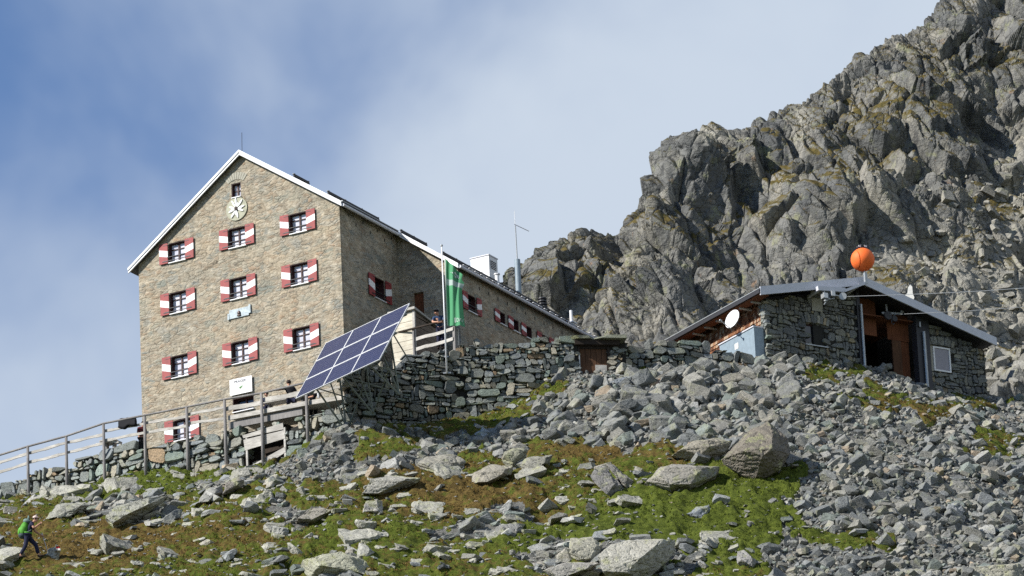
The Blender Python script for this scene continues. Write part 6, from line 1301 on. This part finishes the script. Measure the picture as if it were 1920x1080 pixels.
    if hat:
        m = MB(); m.ball(tuple(hd-fv*.01+Vector((0, 0, .075))), .118, 1, 1, .72, 14, 8); b_ = hd+fv*.13+Vector((0, 0, .055)); m.ball(tuple(b_), .075, 1, 1, .14, 12, 6); m.build('cap', MT[hatmat], p, True)
    return p
# the hiker with the green pack
hg = ground(50, 1046); pass
hk = person('hiker in dark clothes and a pale cap walking uphill with a green rucksack', hg+np.array([.05, -.15, -.08]), dict(hip=(.0, 0, .98), waist=(.06, 0, 1.14), chest=(.16, 0, 1.38), neck=(.25, 0, 1.55), head=(.36, -.01, 1.66),
    SL=(.17, .19, 1.47), EL=(.33, .26, 1.2), WL=(.55, .22, 1.05), SR=(.20, -.20, 1.46), ER=(.30, -.27, 1.20), WR=(.50, -.14, 1.40),
    HL=(.02, .10, .95), KL=(.34, .10, .60), AL=(.44, .10, .17), TL=(.62, .10, .12), HR=(.0, -.11, .93), KR=(-.06, -.11, .52), AR=(-.30, -.11, .12), TR=(-.12, -.11, .04)), 'navy', 'navy', .42, 'hair', (.95, -.3), True, 'cap')
m = MB(); m.tube([(.60, .22, 1.08), (.80, .20, .35), (.83, .2, .2)], .014, 6, .009); m.tube([(.585, .22, 1.14), (.615, .22, 1.0)], .022, 6); o = m.build('trekking_pole', MT['steel']); o.location = hk.location; tag(o, 'thin trekking pole in the hand of the hiker', 'trekking pole')
bp = thing('rucksack', 'bright green rucksack with a grey lid on the back of the hiker', 'rucksack', hk.location)
rotp = Matrix.Rotation(.30, 4, 'Y')
def pk(nm, c, r, sx, sy, sz, mt, par=None): m = MB(); m.ball((0, 0, 0), r, sx, sy, sz, 18, 12); m.xform(Matrix.Translation(c) @ rotp); return m.build(nm, MT[mt], par or bp, True)
pk('pack_body', (-.13, 0, 1.25), .30, .62, .68, 1.12, 'packgreen'); pk('pack_base', (-.20, 0, .98), .2, .85, .95, .62, 'packdark'); pk('pack_lid', (.0, 0, 1.59), .18, .9, .95, .62, 'packgrey'); pk('front_pocket', (-.27, 0, 1.2), .18, .6, .8, 1.1, 'packgreen')
m = MB(); m.tube([(.05, 0, 1.66), (.07, 0, 1.76), (.06, .02, 1.84)], .05, 8, .02); m.build('side_bottle', MT['packgrey'], bp, True)
for s_ in (-1, 1): m = MB(); m.tube([(.0, .14*s_, 1.55), (.16, .17*s_, 1.56), (.27, .15*s_, 1.38), (.16, .17*s_, 1.15), (-.06, .14*s_, 1.06)], .026, 6); m.build('shoulder_strap', MT['packdark'], bp, True)
m = MB(); m.tube([(-.1, -.16, 1.08), (.07, -.165, 1.06), (.17, -.05, 1.07), (.17, .05, 1.07), (.07, .165, 1.06), (-.1, .16, 1.08)], .036, 8); m.build('hip_belt', MT['packgreen'], bp, True)
# man leaning on the terrace railing
mp_ = at(826, 654, 243.15)
person('man in a blue shirt and dark cap leaning on the terrace railing', mp_, dict(hip=(.02, .12, .97), waist=(.01, .08, 1.14), chest=(-.03, -.02, 1.36), neck=(-.06, -.08, 1.53), head=(-.12, -.14, 1.64),
    SL=(.16, -.02, 1.44), EL=(.24, -.22, 1.17), WL=(.0, -.36, 1.10), SR=(-.24, -.02, 1.43), ER=(-.30, -.22, 1.17), WR=(-.13, -.38, 1.12),
    HL=(.11, .12, .93), KL=(.10, .06, .5), AL=(.10, .12, .08), TL=(.11, -.04, .04), HR=(-.07, .12, .93), KR=(-.07, .05, .5), AR=(-.08, .12, .08), TR=(-.10, -.04, .04)), 'blue', 'navy', .45, 'hair', (-.35, -.9), True, 'black')
# guests on the terrace
q1 = LW.world(LW.hit(543, 750, .55)[0], .55, LW.hit(543, 752, .55)[2])
person('man in a black t-shirt seen from behind with one arm stretched along the railing', q1+np.array([.02, 0, .02]), dict(hip=(.05, .05, .10), waist=(.03, .04, .28), chest=(-.02, .02, .52), neck=(-.03, .03, .70), head=(-.04, .04, .82),
    SR=(-.21, .0, .60), ER=(-.42, -.18, .46), WR=(-.66, -.34, .39), SL=(.18, .02, .58), EL=(.32, .10, .32), WL=(.26, .30, .20), HL=(.13, .08, .08), KL=(.2, .5, .05), AL=(.2, .52, -.38), TL=(.2, .68, -.42), HR=(-.06, .08, .08), KR=(-.1, .5, .05), AR=(-.1, .52, -.38), TR=(-.1, .68, -.42)), 'black', 'navy', .45, 'hair', (-.3, .9))
q2_ = LW.world(LW.hit(501, 752, 1.3)[0], 1.3, LW.hit(501, 756, 1.3)[2])
person('seated guest in a dark jacket facing out behind the third post from the deck end', q2_+np.array([0, 0, -.38]), dict(hip=(0, 0, .1), waist=(0, 0, .28), chest=(.0, -.01, .50), neck=(-.02, -.02, .67), head=(-.04, -.05, .78),
    SL=(.19, 0, .57), EL=(.26, -.12, .30), WL=(.08, -.32, .26), SR=(-.19, 0, .57), ER=(-.26, -.12, .30), WR=(-.08, -.32, .28), HL=(.09, 0, .06), KL=(.1, -.42, .08), AL=(.1, -.44, -.36), TL=(.1, -.6, -.4), HR=(-.09, 0, .06), KR=(-.1, -.42, .08), AR=(-.1, -.44, -.36), TR=(-.1, -.6, -.4)), 'navy', 'navy', 1.0, 'hair', (-.3, -.95))
q3 = LW.world(LW.hit(586, 748, .6)[0], .6, LW.hit(586, 748, .6)[2])
person('guest in black half hidden under the lower corner of the solar panels', q3+np.array([0, 0, -.28]), dict(hip=(0, 0, .1), waist=(0, 0, .26), chest=(.0, 0, .46), neck=(-.02, .0, .62), head=(-.03, .0, .73),
    SL=(.19, 0, .53), EL=(.30, -.1, .32), WL=(.36, -.3, .42), SR=(-.19, 0, .53), ER=(-.26, -.12, .3), WR=(-.05, -.32, .28), HL=(.09, 0, .06), KL=(.1, .42, .06), AL=(.1, .44, -.36), TL=(.1, .6, -.4), HR=(-.09, 0, .06), KR=(-.1, .42, .06), AR=(-.1, .44, -.36), TR=(-.1, .6, -.4)), 'black', 'black', .45, 'hair', (.6, -.7))
q4 = LW.world(LW.hit(597, 742, .25)[0], .25, LW.hit(597, 742, .25)[2]); m = MB(); m.tube([(0, 0, -.1), (0, 0, 0), (0, 0, .13)], .05, 10, .06); m.tube([(.05, 0, -.04), (.1, 0, .02), (.05, 0, .08)], .012, 5); o = m.build('mug', MT['white']); o.location = q4; tag(o, 'white mug under the lower corner of the solar panels', 'mug')
q5 = LW.world(LW.hit(267, 826, .45)[0], .45, LW.hit(267, 829, .45)[2])
person('person in a maroon top mostly hidden behind a post at the hut corner', q5+np.array([-.02, 0, -.78]), dict(hip=(.0, 0, .98), waist=(.0, 0, 1.13), chest=(-.0, 0, 1.34), neck=(.04, 0, 1.50), head=(.10, -.02, 1.61),
    SL=(.15, 0, 1.42), EL=(.2, -.05, 1.15), WL=(.16, -.2, .98), SR=(-.14, 0, 1.42), ER=(-.16, -.06, 1.15), WR=(-.12, -.22, 1.0), HL=(.08, 0, .93), KL=(.08, -.02, .5), AL=(.08, .04, .08), TL=(.08, -.1, .04), HR=(-.05, 0, .93), KR=(-.04, -.02, .5), AR=(-.02, .04, .08), TR=(-.02, -.1, .04)), 'maroon', 'black', .5, 'hair', (.6, -.6))
